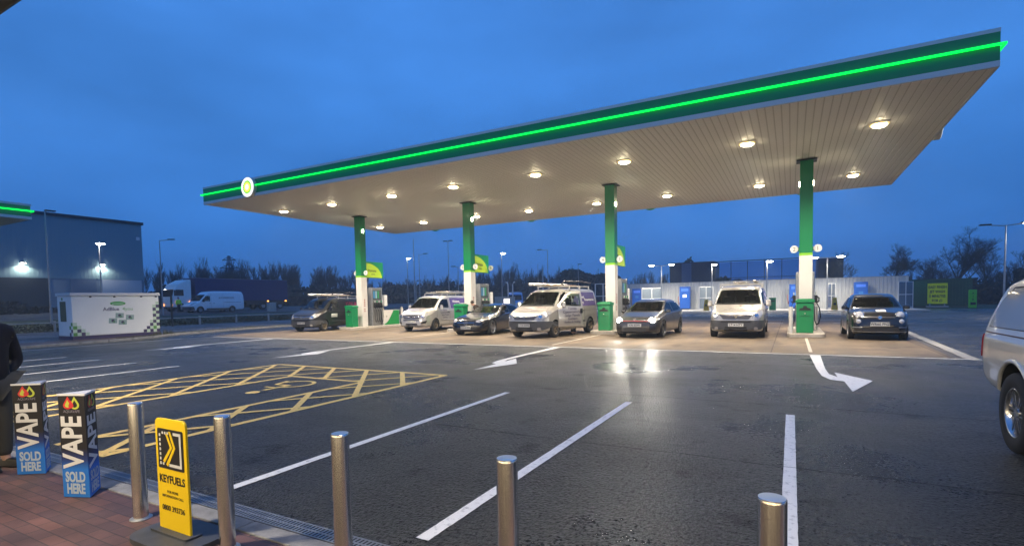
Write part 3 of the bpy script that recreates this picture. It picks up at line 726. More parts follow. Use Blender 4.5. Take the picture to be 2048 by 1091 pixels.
    def patch(s, name, polys, d, m, off=.006, step=.09, parent=None, thick=.014, build=True, mb=None):
        """cut-out panel lying on the body surface: outline given in side / front / top view"""
        if polys and not isinstance(polys[0][0], (list, tuple)): polys = [polys]
        out_ = mb or MB()
        for poly in polys:
            bm = bmesh.new(); vv = [bm.verts.new((x, y, 0)) for x, y in poly]
            f = bm.faces.new(vv)
            bmesh.ops.triangulate(bm, faces=[f])
            for ax in (0, 1):
                lo = min(p[ax] for p in poly); hi = max(p[ax] for p in poly); n = int((hi - lo) / step)
                for i in range(1, n + 1):
                    t = lo + (hi - lo) * i / (n + 1); co = [0, 0, 0]; co[ax] = t; no = [0, 0, 0]; no[ax] = 1
                    bmesh.ops.bisect_plane(bm, geom=bm.verts[:] + bm.edges[:] + bm.faces[:], plane_co=co, plane_no=no)
            last = None; ok = True
            for v in bm.verts:
                p, nn, ix, ds = s.ray(d, v.co.x, v.co.y)
                if p is None: v.tag = True; continue
                v.tag = False; v.co = p + nn * off
                last = 1
            bad = [v for v in bm.verts if v.tag]
            if bad: bmesh.ops.delete(bm, geom=bad, context='VERTS')
            if not bm.faces: bm.free(); continue
            bmesh.ops.recalc_face_normals(bm, faces=bm.faces)
            cdir = {'L': Vector((0, 1, 0)), 'R': Vector((0, -1, 0)), 'F': Vector((1, 0, 0)), 'B': Vector((-1, 0, 0)), 'T': Vector((0, 0, 1))}[d]
            if sum((f_.normal.dot(cdir) for f_ in bm.faces)) < 0: bmesh.ops.reverse_faces(bm, faces=bm.faces)
            # rim going back into the body
            be = [e__ for e__ in bm.edges if e__.is_boundary]
            r_ = bmesh.ops.extrude_edge_only(bm, edges=be); nv = [g for g in r_['geom'] if isinstance(g, bmesh.types.BMVert)]
            for v in nv: v.co -= cdir * thick
            bm.verts.index_update()
            out_.add([v.co.copy() for v in bm.verts], [[v.index for v in f_.verts] for f_ in bm.faces], m, True)
            bm.free()
        if m in (glass_dk, MATS.get('van_glass')): s.holes += [(d, p_) for p_ in polys]
        if not build: return out_
        o = out_.build(name, parent or s.root)
        try: o.data.set_sharp_from_angle(angle=R(40))
        except Exception: pass
        return o
    def interior(s, wx, seats, dash_x, dash_z, wd, bulk=None, seat_z=.55, wheel_side=-1):
        """open the shell behind the glass and furnish the cabin"""
        def inside(pt, poly):
            r_ = False; n = len(poly)
            for i in range(n):
                (x0, y0), (x1, y1) = poly[i], poly[i - 1]
                if (y0 > pt[1]) != (y1 > pt[1]) and pt[0] < (x1 - x0) * (pt[1] - y0) / (y1 - y0) + x0: r_ = not r_
            return r_
        me = s.body.data; bm = bmesh.new(); bm.from_mesh(me); kill = []
        for f_ in bm.faces:
            n = f_.normal
            for d, poly in s.holes:
                if d == 'L' and n.y < .25 or d == 'R' and n.y > -.25 or d == 'F' and n.x < .2 or d == 'B' and n.x > -.2: continue
                if all(inside((v.co.x, v.co.z) if d in 'LR' else (v.co.y, v.co.z), poly) for v in f_.verts): kill.append(f_); break
        bmesh.ops.delete(bm, geom=kill, context='FACES'); bm.to_mesh(me); bm.free()
        ci = mat('cabin_trim', (.035, .035, .034), .7); cs = mat('seat_fabric', (.05, .05, .052), .85)
        m = MB(); m.box((dash_x, 0, dash_z - .14), (.34, wd * 1.8, .26), ci); m.build('dashboard', s.root, bevel=.05)
        m = MB(); m.box((dash_x - .9, 0, min(q[1] for q in s.sp['bot']) + .12), (s.sp['L'] * .55, wd * 1.75, .04), ci); m.build('cabin_floor', s.root)
        for x in seats:
            for y in (-.38, .38):
                m = MB(); m.box((x + .2, y, seat_z - .05), (.50, .48, .16), cs); m.box((x - .08, y, seat_z + .30), (.14, .46, .62), cs, T=Matrix.Identity(4)); m.build('seat', s.root, bevel=.05)
                m = MB(); m.box((x - .12, y, seat_z + .70), (.10, .25, .18), cs); m.build('headrest', s.root, bevel=.04)
        T = Matrix.Translation((dash_x - .30, wheel_side * .38, dash_z - .02)) @ Matrix.Rotation(R(-65), 4, 'Y')
        m = MB(); pts = [T @ Vector((.18 * math.cos(R(a)), .18 * math.sin(R(a)), 0)) for a in range(0, 361, 20)]; m.tube(pts, .015, ci, 6)
        for a in (0, 120, 240): m.tube([T @ Vector((0, 0, -.02)), T @ Vector((.17 * math.cos(R(a)), .17 * math.sin(R(a)), 0))], .014, ci, 5)
        m.build('steering_wheel', s.root)
        if bulk is not None:
            m = MB(); m.bx(bulk - .02, bulk, -wd * .92, wd * .92, .4, s.sp.get('bh', 1.84), mat('bulkhead_grey', (.16, .16, .155), .7)); m.build('bulkhead', s.root)
    def mirror(s, poly): return [(-y, z) for y, z in poly][::-1]
    def wheels(s, style='five', rimm=None, tyre_w=.22, hub=None, dirt=False, turn=0.):
        wr = s.sp['wr']; rimm = rimm or MATS.get('alloy') or vary(mat('alloy', (.45, .45, .45), .3, .9), 3, .15); rr = wr * s.sp.get('rim', .66)
        for i, x in enumerate(s.wx):
            for sd in (1, -1):
                T = Matrix.Rotation(-R(90) * sd, 4, 'X')
                m = MB(); w2 = tyre_w / 2
                m.lathe([(rr * .96, -w2 * .85), (rr * 1.05, -w2), (wr * .94, -w2 * .98), (wr * .99, -w2 * .8), (wr, -w2 * .45), (wr * .992, -w2 * .44), (wr * .992, -w2 * .38), (wr, -w2 * .36), (wr, w2 * .36), (wr * .992, w2 * .38), (wr * .992, w2 * .44), (wr, w2 * .45), (wr * .99, w2 * .8), (wr * .94, w2 * .98), (rr * 1.05, w2), (rr * .96, w2 * .85)], rubber, 36, T=T)
                wo = m.build('wheel', s.root, loc=(x, sd * (s.sp['tr'] - w2 + .0), wr))
                if i == 0 and turn: wo.rotation_euler = (0, 0, turn)
                m = MB()
                m.lathe([(rr * 1.0, w2 * .9), (rr * .97, w2 * .95), (rr * .93, w2 * .86), (rr * .90, w2 * .2), (rr * .90, -w2 * .3), (.02, -w2 * .35)], rimm if style != 'steel' else rimm, 36, T=T)
                m.lathe([(rr * .45, -w2 * .25), (rr * .75, -w2 * .2), (rr * .75, -w2 * .3)], dark_metal, 24, T=T)
                n = {'five': 5, 'six': 6, 'twin': 5, 'steel': 8, 'cover': 6}[style]
                for q in range(n):
                    a = 2 * math.pi * q / n
                    A = T @ Matrix.Rotation(a, 4, 'Z')
                    if style == 'twin':
                        for dd in (-.16, .16):
                            B = T @ Matrix.Rotation(a + dd, 4, 'Z'); m.box((rr * .56, 0, w2 * .55), (rr * .80, rr * .085, .03), rimm, T=B)
                    elif style == 'six':
                        m.prism([(rr * .12, -rr * .09), (rr * .93, -rr * .17), (rr * .93, rr * .17), (rr * .12, rr * .09)], w2 * .50, w2 * .72, rimm, T=A)
                        m.prism([(rr * .30, -rr * .035), (rr * .88, -rr * .06), (rr * .88, rr * .06), (rr * .30, rr * .035)], w2 * .71, w2 * .73, dark_metal, T=A)
                    else:
                        m.prism([(rr * .12, -rr * .12), (rr * .93, -rr * (.17 if style == 'cover' else .09)), (rr * .93, rr * (.17 if style == 'cover' else .09)), (rr * .12, rr * .12)], w2 * .45, w2 * .68, rimm, T=A)
                m.cyl((0, 0, 0), (0, 0, w2 * .82), rr * .22, rimm, rr * .18, 16, T=T)
                m.build('rim', wo)
    def plate(s, txt, z, d='F', w_=.52, x=None, tilt=0., yellow=False):
        p, nn, _, _ = s.ray(d, 0, z); x = (p.x + (.03 if d == 'F' else -.03)) if x is None else x
        T = Matrix.Translation((x, 0, z)) @ Matrix.Rotation(R(90) if d == 'F' else -R(90), 4, 'Z') @ Matrix.Rotation(R(90 - tilt), 4, 'X')
        m = MB(); m.prism(rpoly([(-w_ / 2, -.058), (w_ / 2, -.058), (w_ / 2, .058), (-w_ / 2, .058)], .01), -.03, 0, plate_m, T=T)
        m.text(txt, .105, ink, T @ Matrix.Translation((0, 0, .001)), .001, .0025, sx=1.0); m.build('number_plate', s.root)
    def door_mirrors(s, x, z, m, size=(.10, .2, .16), out_=.12, armz=0.):
        for sd in (1, -1):
            p, nn, _, _ = s.ray('L' if sd > 0 else 'R', x, z)
            y = p.y if p is not None else sd * .9
            q = MB(); q.tube([(x, y - sd * .04, z - size[2] * .35), (x, y + sd * out_, z - size[2] * .2)], .028, black, 8)
            c_ = (x + .0, y + sd * (out_ + size[1] / 2 - .03), z)
            k = MB(); k.box(c_, size, m, taper=.86); kk = q.build('wing_mirror', s.root)
            k.build('mirror_shell', kk, bevel=min(size) * .36, seg=3)
    def handles(s, spots, m):
        for d, x, z in spots:
            p, nn, _, _ = s.ray(d, x, z); sd = 1 if d == 'L' else -1
            q = MB(); q.box((x, p.y + sd * .018, z), (.17, .028, .035), m); q.build('door_handle', s.root, bevel=.01)
    def seam(s, name, segs, d, m=None, wd=.008):
        mb = MB(); m = m or black
        for a, b in segs:
            dv = Vector((b[0] - a[0], b[1] - a[1])); p = Vector((-dv.y, dv.x)).normalized() * wd / 2
            s.patch('', [(a[0] + p.x, a[1] + p.y), (a[0] - p.x, a[1] - p.y), (b[0] - p.x, b[1] - p.y), (b[0] + p.x, b[1] + p.y)], d, m, off=.003, build=False, mb=mb, thick=.004)
        return mb.build(name, s.root)
    def decal_text(s, mb, txt, size, m, d, a, b, bold=0., sx=1., rot=0.):
        """lettering laid on a side / front panel at (a, b)"""
        p, nn, _, _ = s.ray(d, a, b)
        if p is None: return
        if d == 'L': T = Matrix.Translation((a, p.y + .012, b)) @ Matrix.Rotation(math.pi, 4, 'Z') @ Matrix.Rotation(R(90), 4, 'X')
        elif d == 'R': T = Matrix.Translation((a, p.y - .012, b)) @ Matrix.Rotation(R(90), 4, 'X')
        else: T = Matrix.Translation((p.x + .012, a, b)) @ Matrix.Rotation(R(90), 4, 'Z') @ Matrix.Rotation(R(90), 4, 'X')
        # lean with the surface
        if d in 'LR':
            ang = math.atan2(nn.z, abs(nn.y)); T = T @ Matrix.Rotation(-ang, 4, 'X')
        elif d == 'F':
            ang = math.atan2(nn.z, abs(nn.x)); T = T @ Matrix.Rotation(-ang, 4, 'X')
        mb.text(txt, size, m, T @ Matrix.Rotation(rot, 4, 'Z'), .001, bold, sx=sx)

VAN = dict(L=4.85, fo=.84, wb=3.15, wr=.325, tr=.945, arch=1.19, rim=.60, sm=.06,
    top=[(2.43, .62), (2.40, .80), (2.34, .93), (2.1, 1.06), (1.8, 1.16), (1.5, 1.25), (.70, 1.82), (.40, 1.92), (0, 1.955), (-2.0, 1.94), (-2.30, 1.88), (-2.39, 1.75), (-2.43, 1.5)],
    bot=[(2.43, .34), (2.3, .24), (1.0, .22), (-2.1, .24), (-2.43, .36)],
    belt=[(2.43, .58), (2.3, .80), (1.8, 1.0), (1.4, 1.12), (-2.43, 1.16)],
    hw=[(2.43, .62), (2.38, .72), (2.28, .82), (2.05, .905), (1.7, .94), (1.0, .95), (-2.25, .95), (-2.43, .88)],
    rw=[(2.43, .86), (1.8, .84), (1.5, .86), (.7, .80), (.3, .82), (-2.2, .84), (-2.43, .86)])
glass_van = thin_glass('van_glass', (.45, .54, .48))
def head_on(m_): return m_
def build_van(label, spec, paint, loc, yaw, scale, plate, bumper, newer=False, door_open=False, rack='pipes', side_graphic=None, group='builders vans at the pumps'):
    c = Car('van', label, 'van', spec, paint, loc, yaw, scale, group)
    bp_ = grey_p if bumper else paint
    ws = rpoly([(-.80, 1.27), (.80, 1.27), (.66, 1.80), (-.66, 1.80)], .07)
    c.patch('windscreen', ws, 'F', glass_van, off=.008)
    m = MB(); c.patch('', rpoly([(-.82, 1.235), (.82, 1.235), (.80, 1.28), (-.80, 1.28)], .01), 'F', black, build=False, mb=m); 
    for y in (-.05, -.55): 
        a = c.ray('F', y, 1.27)[0]; b = c.ray('F', y + .50, 1.33)[0]
        if a is not None and b is not None: m.tube([a + Vector((.02, 0, .02)), b + Vector((.02, 0, .02))], .010, black, 5)
    m.build('wipers', c.root)
    for sd, d in ((1, 'L'), (-1, 'R')):
        if not (door_open and d == 'L'):
            w_ = rpoly([(1.28, 1.24), (.18, 1.24), (.18, 1.74), (.62, 1.74), (.80, 1.66)], .05)
            if d == 'R': w_ = w_[::-1]
            c.patch('side_window', w_, d, glass_van, off=.006)
    # bonnet, doors: shut lines
    for d in 'LR':
        sg = [((1.42, .42), (1.42, 1.14)), ((.10, .34), (.10, 1.76)), ((1.02, .34), (.10, .34)), ((-.98, .34), (-.98, 1.74)), ((.10, 1.80), (-.98, 1.80)), ((-.98, 1.02), (-2.2, 1.02))]
        c.seam('shut_lines', sg, d)
        mm = MB(); c.patch('', rpoly([(-1.05, .60), (.95, .60), (.95, .52), (-1.05, .52)], .02), d, grey_p if bumper else paint, off=.014, build=False, mb=mm); mm.build('side_moulding', c.root)
    c.seam('bonnet_line', [((-.74, 1.20), (-.80, .98)), ((.74, 1.20), (.80, .98))], 'F')
    if bumper:
        bl = rpoly([(-.86, .66), (.86, .66), (.93, .30), (.80, .25), (-.80, .25), (-.93, .30)][::-1], .05)
        bl = rpoly([(-.93, .44), (-.80, .33), (.80, .33), (.93, .44), (.93, .66), (-.93, .66)], .04)
        c.patch('bumper', bl, 'F', grey_p, off=.022)
    c.patch('lower_intake', rpoly([(-.40, .30), (.40, .30), (.36, .44), (-.36, .44)], .03), 'F', black, off=.027 if bumper else .010)
    c.patch('upper_intake', rpoly([(-.50, .60), (.50, .60), (.52, .645), (-.52, .645)], .015), 'F', black, off=.030 if bumper else .010)
    if newer:
        c.patch('grille', rpoly([(-.60, .86), (-.48, .70), (.48, .70), (.60, .86), (.30, .90), (-.30, .90)], .04), 'F', mat('grille_dark', (.05, .05, .055), .3), off=.014)
        m = MB(); c.patch('', [rpoly([(-.62, .80), (-.10, .76), (.10, .76), (.62, .80), (.60, .83), (.10, .80), (-.10, .80), (-.60, .83)], .006)], 'F', chrome, off=.024, build=False, mb=m); m.build('grille_bar', c.root)
        hl = rpoly([(.55, .76), (.66, .72), (.86, .84), (.88, .98), (.78, .98), (.60, .86)], .03)
        fg = rpoly([(.60, .42), (.80, .46), (.84, .60), (.64, .52)], .03)
    else:
        c.patch('grille', rpoly([(-.56, .86), (-.44, .71), (.44, .71), (.56, .86), (.20, .83), (-.20, .83)], .03), 'F', mat('grille_dark', (.05, .05, .055), .3), off=.012)
        m = MB(); c.patch('', [rpoly([(-.60, .89), (-.20, .845), (.20, .845), (.60, .89), (.58, .855), (.2, .815), (-.2, .815), (-.58, .855)][::-1], .008)], 'F', chrome, off=.020, build=False, mb=m); m.build('grille_bar', c.root)
        hl = rpoly([(.52, .74), (.74, .72), (.90, .86), (.90, 1.04), (.76, 1.02), (.60, .88)], .05)
        fg = circ(.66, .37, .06, n=16)
    for q in (hl, c.mirror(hl)):
        h_ = c.patch('headlight', q, 'F', lens, off=.016, step=.05)
        cx = sum(p[0] for p in q) / len(q); cz = sum(p[1] for p in q) / len(q); p, nn, _, _ = c.ray('F', cx * .94, cz - .03)
        mm = MB(); T = Matrix.Translation(p + Vector((.022, 0, 0))) @ nn.to_track_quat('Z', 'Y').to_matrix().to_4x4()
        mm.lathe([(.075, .004), (.066, .012), (.05, .006), (0, .004)], chrome, 18, T=T); mm.build('reflector', h_)
    for q in (fg, c.mirror(fg)): c.patch('fog_lamp', q, 'F', lens if not newer else black, off=.030)
    p = c.ray('F', 0, .80)[0]
    m = MB(); T = Matrix.Translation((p.x + .028, 0, .80)) @ Matrix.Rotation(R(90), 4, 'Z') @ Matrix.Rotation(R(90), 4, 'X')
    if newer: m.prism([(0, -.10), (.065, 0), (0, .10), (-.065, 0)], 0, .012, chrome, T=T); m.prism([(0, -.055), (.034, 0), (0, .055), (-.034, 0)], .012, .014, ink, T=T)
    else: m.prism([(0, -.09), (.075, .075), (.035, .075), (0, -.01), (-.035, .075), (-.075, .075)], 0, .012, chrome, T=T)
    m.build('badge', c.root)
    c.plate(plate, .50 if bumper else .54, x=None)
    c.door_mirrors(1.12, 1.28, paint if not bumper or door_open or True else black, (.14, .19, .25), .10)
    c.handles([('L', .26, 1.0), ('R', .26, 1.0), ('L', -.82, 1.0), ('R', -.82, 1.0)] if not door_open else [('R', .26, 1.0), ('L', -.82, 1.0)], black)
    c.wheels('cover' if newer else 'five', vary(mat('van_hub_dirty', (.20, .16, .11), .5, .5), 5, .3), turn=0)
    for sd in (1, -1):
        q = rpoly([(sd * .93, .95), (sd * .80, .95), (sd * .80, 1.45), (sd * .86, 1.45)], .02)
        c.patch('tail_light', q, 'B', red_lens, off=.01)
    # roof rack
    rk = MB(); al = MATS.get('rack_alu') or vary(mat('rack_alu', (.55, .53, .48), .35, .8), 4, .2); wd = mat('timber', (.36, .24, .12), .7)
    for x in (.05, -.9, -1.8):
        rk.bx(x - .025, x + .025, -.78, .78, 2.02, 2.06, al)
        for s_ in (-1, 1): rk.bx(x - .03, x + .03, s_ * .76 - .02, s_ * .76 + .02, 1.86, 2.05, al)
    rr = rk.build('roof_rack', c.root)
    if rack == 'ladder':
        m = MB()
        for y in (-.20, .22): m.bx(-2.2, .75, y - .03, y + .03, 2.07, 2.14, al)
        x = -2.1
        while x < .7: m.cyl((x, -.20, 2.105), (x, .22, 2.105), .015, al, seg=6); x += .28
        m.tube([(-2.2, .55, 2.12), (.85, .55, 2.12)], .055, al, 10)
    else:
        m = MB()
        m.tube([(-2.2, -.55, 2.13), (1.05, -.55, 2.13)], .07, white_p, 12); m.tube([(-2.3, -.36, 2.11), (1.15, -.36, 2.11)], .05, al, 10)
        m.bx(-2.2, .95, -.25, -.05, 2.07, 2.13, al); m.bx(-2.1, .70, .0, .12, 2.07, 2.11, wd)
        m.tube([(-2.25, .62, 2.08), (-2.3, .62, 2.2), (-1.5, .62, 2.24), (.2, .62, 2.24), (.45, .62, 2.12), (.3, .62, 2.08)], .03, black, 8)
    load = m.build('rack_load', c.root)
    p0 = c.ray('F', .45, 1.34)[0]
    if p0 is not None:
        m = MB(); m.box(p0 + Vector((-.16, 0, .0)), (.22, .30, .01), white_p, T=Matrix.Identity(4)); m.build('paperwork', c.root)
    if not door_open: c.interior(None, [.35], 1.22, 1.24, .80, bulk=-.02, seat_z=.95)
    if side_graphic == 'purple':
        pm = mat('purple_wrap', (.10, .07, .22), .25, coat=.5)
        for d in 'LR':
            q = rpoly([(-.06, 1.20), (-2.15, 1.20), (-2.12, 1.78), (-.06, 1.78)], .06); q = q if d == 'L' else q[::-1]
            g_ = c.patch('side_panel', q, d, pm, off=.007)
            m = MB(); s_ = 1
            for tx, x, z, sz in (('Windows', -.72, 1.58, .20), ('Doors', -.72, 1.34, .20), ('Conservatories', -1.55, 1.46, .15)): c.decal_text(m, tx, sz, white_p, d, x, z, .002)
            m.build('side_lettering', c.root)
            m = MB()
            for i, tx in enumerate(('Fascias', 'Conservatories', 'Solar Panels', 'Gutters', 'Roofline & Cladding')):
                c.decal_text(m, tx, .155 if i < 4 else .10, mat('door_letter', (.07, .06, .10), .5), d, .62, 1.12 - i * .135, .001)
            if not (door_open and d == 'L'): m.build('door_lettering', c.root)
        m = MB(); c.decal_text(m, 'WINDOWS & DOORS', .07, mat('door_letter', (.07, .06, .10), .5), 'F', 0, 1.12, .001); c.decal_text(m, 'CONSERVATORIES SPECIALISTS', .06, MATS['door_letter'], 'F', 0, 1.06, .001); m.build('bonnet_lettering', c.root)
        c.seam('bonnet_vent', [((.08, 1.185), (.58, 1.185))], 'F', mat('vent_brown', (.12, .05, .04), .5), .022)
    elif side_graphic == 'dark':
        m = MB(); rd = mat('van_red_letters', (.42, .03, .10), .4)
        for d in 'LR':
            c.decal_text(m, 'LUXURY', .34, rd, d, -1.2, 1.52, .003); c.decal_text(m, 'BATHROOMS', .16, rd, d, -1.2, 1.24, .001)
        m.build('side_lettering', c.root)
        m = MB(); c.patch('', rpoly([(.98, .78), (.42, .78), (.42, 1.0), (.98, 1.0)], .02), 'L', white_p, build=False, mb=m, off=.010); 
        p = c.ray('L', .7, .9)[0]; T = Matrix.Translation((.7, p.y + .014, .9)) @ Matrix.Rotation(math.pi, 4, 'Z') @ Matrix.Rotation(R(90), 4, 'X')
        m.prism([(-.20, -.03), (-.05, .05), (.02, .01), (.10, .06), (.22, -.03), (.1, .035), (.02, -.01), (-.05, .03)], 0, .003, grey_p, T=T); m.build('magnetic_sign', c.root)
    return c
paint_dark = carpaint('van_charcoal_paint', (.007, .0065, .007), .35, .0, .05, .35)
paint_silver = carpaint('van_silver_paint', (.43, .41, .37), .30, .5, .08)
paint_silver2 = carpaint('new_van_silver_paint', (.45, .435, .41), .28, .45, .08)
VAN2 = dict(VAN); VAN2.update(L=5.0, fo=.93, wb=3.10)
sc_x = 5.0 / 4.85
VAN2['top'] = [(2.50, .62), (2.48, .84), (2.42, 1.00), (2.2, 1.10), (1.85, 1.18), (1.52, 1.27), (.74, 1.82), (.42, 1.92), (0, 1.955), (-2.1, 1.94), (-2.38, 1.88), (-2.46, 1.75), (-2.5, 1.5)]
for k_ in ('bot', 'belt', 'hw', 'rw'): VAN2[k_] = [(x * sc_x, v) for x, v in VAN[k_]]
VAN3 = dict(VAN); VAN3.update(L=5.2, wb=3.5)
VAN3['top'] = [(x + .175 if x > .2 else (x if x > -.5 else x - .175), z) for x, z in VAN['top']]
for k_ in ('bot', 'belt', 'hw', 'rw'): VAN3[k_] = [((x + .175 if x > .2 else x - .175), v) for x, v in VAN[k_]]
v1 = build_van('dark charcoal van with laden roof rack and pale door sign, leftmost under the canopy', VAN, paint_dark, (-24.75, 22.3), R(-80), .99, 'WN08 KHD', True, side_graphic='dark')
v2 = build_van('silver van with body-coloured bumper and purple rear panels, left of the black saloon', VAN2, paint_silver2, (-17.87, 23.96), R(-86), .99, 'WR15 VHT', False, True, rack='ladder', side_graphic='purple')
v4 = build_van('silver van seen head on, between the grey hatchback and the rightmost column', VAN, paint_silver, (-1.85, 23.45), R(-89.4), 1.02, 'LT14 HTY', True, rack='ladder', side_graphic='purple')
class V3(Car): pass
c = build_van('silver van with its front door open and long tubes on the roof rack', VAN, paint_silver, (-9.47, 21.55), R(-95.5), 1.06, 'LT14 AWR', True, door_open=True, side_graphic='purple')
# the open front door of that van
op = rpoly([(1.38, .36), (.12, .36), (.12, 1.80), (.60, 1.80), (.84, 1.68), (1.38, 1.22)], .05)
c.holes.append(('L', op))
c.interior(None, [.50], 1.38, 1.24, .80, bulk=.02, seat_z=.95)
dr = MB(); c.patch('', op, 'L', paint_silver, off=.02, build=False, mb=dr, thick=.05)
hinge = Vector((1.38, .95, 0))
for q in dr.v: q -= hinge
do = dr.build('front_door', c.root, loc=hinge); do.rotation_euler = (0, 0, R(-24))
gl = MB(); c.patch('', rpoly([(1.24, 1.24), (.22, 1.20), (.22, 1.70), (.60, 1.72), (.80, 1.63)], .05), 'L', glass_van, off=.03, build=False, mb=gl)
for q in gl.v: q -= hinge
gl.build('door_window', do)
for mm_ in [do.data]:
    bm = bmesh.new(); bm.from_mesh(mm_); kf = [f_ for f_ in bm.faces if f_.normal.y > .3 and all(-1.14 < v.co.x < -.18 and 1.24 < v.co.z < 1.70 and v.co.z - 1.70 < -(v.co.x + .62) * .9 for v in f_.verts)]; bmesh.ops.delete(bm, geom=kf, context='FACES'); bm.to_mesh(mm_); bm.free()
lt = MB()
for i, tx in enumerate(('Fascias', 'Conservatories', 'Solar Panels', 'Gutters', 'Roofline & Cladding')): c.decal_text(lt, tx, .155 if i < 4 else .10, MATS['door_letter'], 'L', .68, 1.12 - i * .135, .001)
for q in lt.v: q -= hinge; q.y += .02
lt.build('door_lettering', do)
hd_ = MB(); hd_.box((.24 - hinge.x, .06, 1.02), (.10, .05, .20), black); hd_.build('door_handle', do, bevel=.02)

# --- grey hatchback with its headlights on
HATCH = dict(L=4.28, fo=.86, wb=2.64, wr=.325, tr=.895, arch=1.13, rim=.70, sm=.05,
    top=[(2.14, .50), (2.12, .62), (2.05, .70), (1.8, .80), (1.3, .91), (1.0, .97), (.15, 1.38), (-.15, 1.455), (-.6, 1.48), (-1.2, 1.44), (-1.62, 1.36), (-1.75, 1.28), (-2.0, 1.0), (-2.1, .80), (-2.14, .5)],
    bot=[(2.14, .26), (2.0, .17), (1.0, .16), (-1.9, .18), (-2.14, .34)],
    belt=[(2.14, .46), (1.8, .70), (1.0, .88), (0, .92), (-1.6, .99), (-2.14, .98)],
    hw=[(2.14, .55), (2.08, .70), (1.95, .80), (1.7, .865), (1.2, .895), (-1.4, .90), (-1.9, .85), (-2.14, .70)],
    rw=[(2.14, .85), (1.2, .82), (.9, .84), (.2, .70), (-1.0, .70), (-1.7, .70), (-2.14, .85)])
pg = carpaint('hatch_grey_paint', (.045, .044, .043), .28, .4)
g = Car('hatchback_car', 'dark grey hatchback with both headlights shining, right of the third column', 'car', HATCH, pg, (-5.31, 22.35), R(-93), 1.03)
g.patch('windscreen', rpoly([(-.70, 1.00), (.70, 1.00), (.56, 1.37), (-.56, 1.37)], .06), 'F', glass_dk, off=.006)
for d in 'LR':
    q = [rpoly([(.92, .95), (-.18, .97), (-.22, 1.34), (.10, 1.33)], .04), rpoly([(-.26, .97), (-1.12, 1.0), (-1.22, 1.33), (-.30, 1.36)], .04), rpoly([(-1.20, 1.02), (-1.52, 1.06), (-1.44, 1.27), (-1.27, 1.32)], .03)]
    q = q if d == 'L' else [a[::-1] for a in q]
    for a in q: g.patch('side_window', a, d, glass_dk, off=.006)
    g.seam('shut_lines', [((1.02, .34), (.98, .92)), ((-.22, .30), (-.22, .95)), ((1.0, .30), (-.22, .30)), ((-1.0, .55), (-1.16, .96))], d)
g.patch('rear_window', rpoly([(-.60, 1.02), (.60, 1.02), (.50, 1.32), (-.50, 1.32)], .05), 'B', glass_dk)
g.patch('grille', rpoly([(-.50, .63), (.50, .63), (.48, .72), (-.48, .72)], .02), 'F', black, off=.010)
g.patch('grille_red_line', rpoly([(-.55, .638), (.55, .638), (.55, .650), (-.55, .650)], .003), 'F', mat('red_trim', (.5, .01, .02), .4), off=.016)
g.patch('lower_grille', rpoly([(-.42, .27), (.42, .27), (.46, .42), (-.46, .42)], .03), 'F', black, off=.012)
for s_ in (1, -1):
    q = rpoly([(.52, .30), (.76, .32), (.78, .46), (.56, .42)], .03); g.patch('side_intake', q if s_ > 0 else g.mirror(q), 'F', black, off=.012)
    q = rpoly([(.48, .62), (.70, .60), (.82, .70), (.80, .77), (.60, .74), (.48, .71)], .03); h_ = g.patch('headlight', q if s_ > 0 else g.mirror(q), 'F', lens, off=.012, step=.05)
    p = g.ray('F', s_ * .63, .68)[0]; m = MB(); T = Matrix.Translation(p + Vector((.024, 0, 0))) @ Matrix.Rotation(R(90), 4, 'Y')
    m.lathe([(.10, 0), (.09, .014), (0, .022)], mat('lit_headlamp', (1, 1, 1), .3, emit=(1, .95, .82), es=75.), 18, T=T); m.build('lit_bulb', h_)
    light('headlamp_beam', 'SPOT', p + Vector((.06, 0, 0)), 130, (1, .93, .80), g.root, rot=(R(86.5), 0, R(-90)), size=.06, spot=R(70), blend=.9)
m = MB(); p = g.ray('F', 0, .685)[0]; T = Matrix.Translation((p.x + .02, 0, .69)) @ Matrix.Rotation(R(90), 4, 'Z') @ Matrix.Rotation(R(90), 4, 'X')
m.lathe([(.070, 0), (.070, .012), (.058, .014), (.055, .006), (0, .006)], chrome, 24, T=T)
for a, b in (((-.035, .045), (0, -.045)), ((.035, .045), (0, -.045))): m.prism([(a[0] - .008, a[1]), (a[0] + .008, a[1]), (b[0] + .008, b[1]), (b[0] - .008, b[1])], .007, .014, chrome, T=T)
m.build('badge', g.root)
g.patch('splitter', rpoly([(-.80, .205), (.80, .205), (.80, .225), (-.80, .225)], .005), 'F', galv, off=.02)
g.plate('Y70 SOW', .50); g.door_mirrors(.72, 1.0, pg, (.12, .2, .13), .04); g.handles([('L', -.02, .82), ('L', -.98, .86), ('R', -.02, .82), ('R', -.98, .86)], pg)
g.interior(None, [.0], .72, .96, .72, seat_z=.52); g.wheels('five', mat('dark_alloy', (.12, .12, .12), .3, .8), .22)

# --- black saloon
SAL = dict(L=4.95, fo=.86, wb=2.90, wr=.335, tr=.93, arch=1.10, rim=.74, sm=.06,
    top=[(2.475, .48), (2.45, .62), (2.38, .72), (2.0, .82), (1.4, .92), (1.0, .965), (.15, 1.31), (-.2, 1.385), (-.55, 1.41), (-.95, 1.385), (-1.6, 1.20), (-2.0, 1.06), (-2.3, 1.02), (-2.45, .90), (-2.475, .5)],
    bot=[(2.475, .24), (2.3, .16), (1.0, .15), (-2.2, .18), (-2.475, .34)],
    belt=[(2.475, .44), (2.1, .68), (1.0, .87), (0, .92), (-1.6, .97), (-2.475, .92)],
    hw=[(2.475, .55), (2.40, .72), (2.25, .83), (1.9, .90), (1.2, .93), (-1.6, .94), (-2.2, .88), (-2.475, .72)],
    rw=[(2.475, .85), (1.2, .82), (.9, .82), (.2, .68), (-.9, .68), (-1.7, .70), (-2.475, .88)])
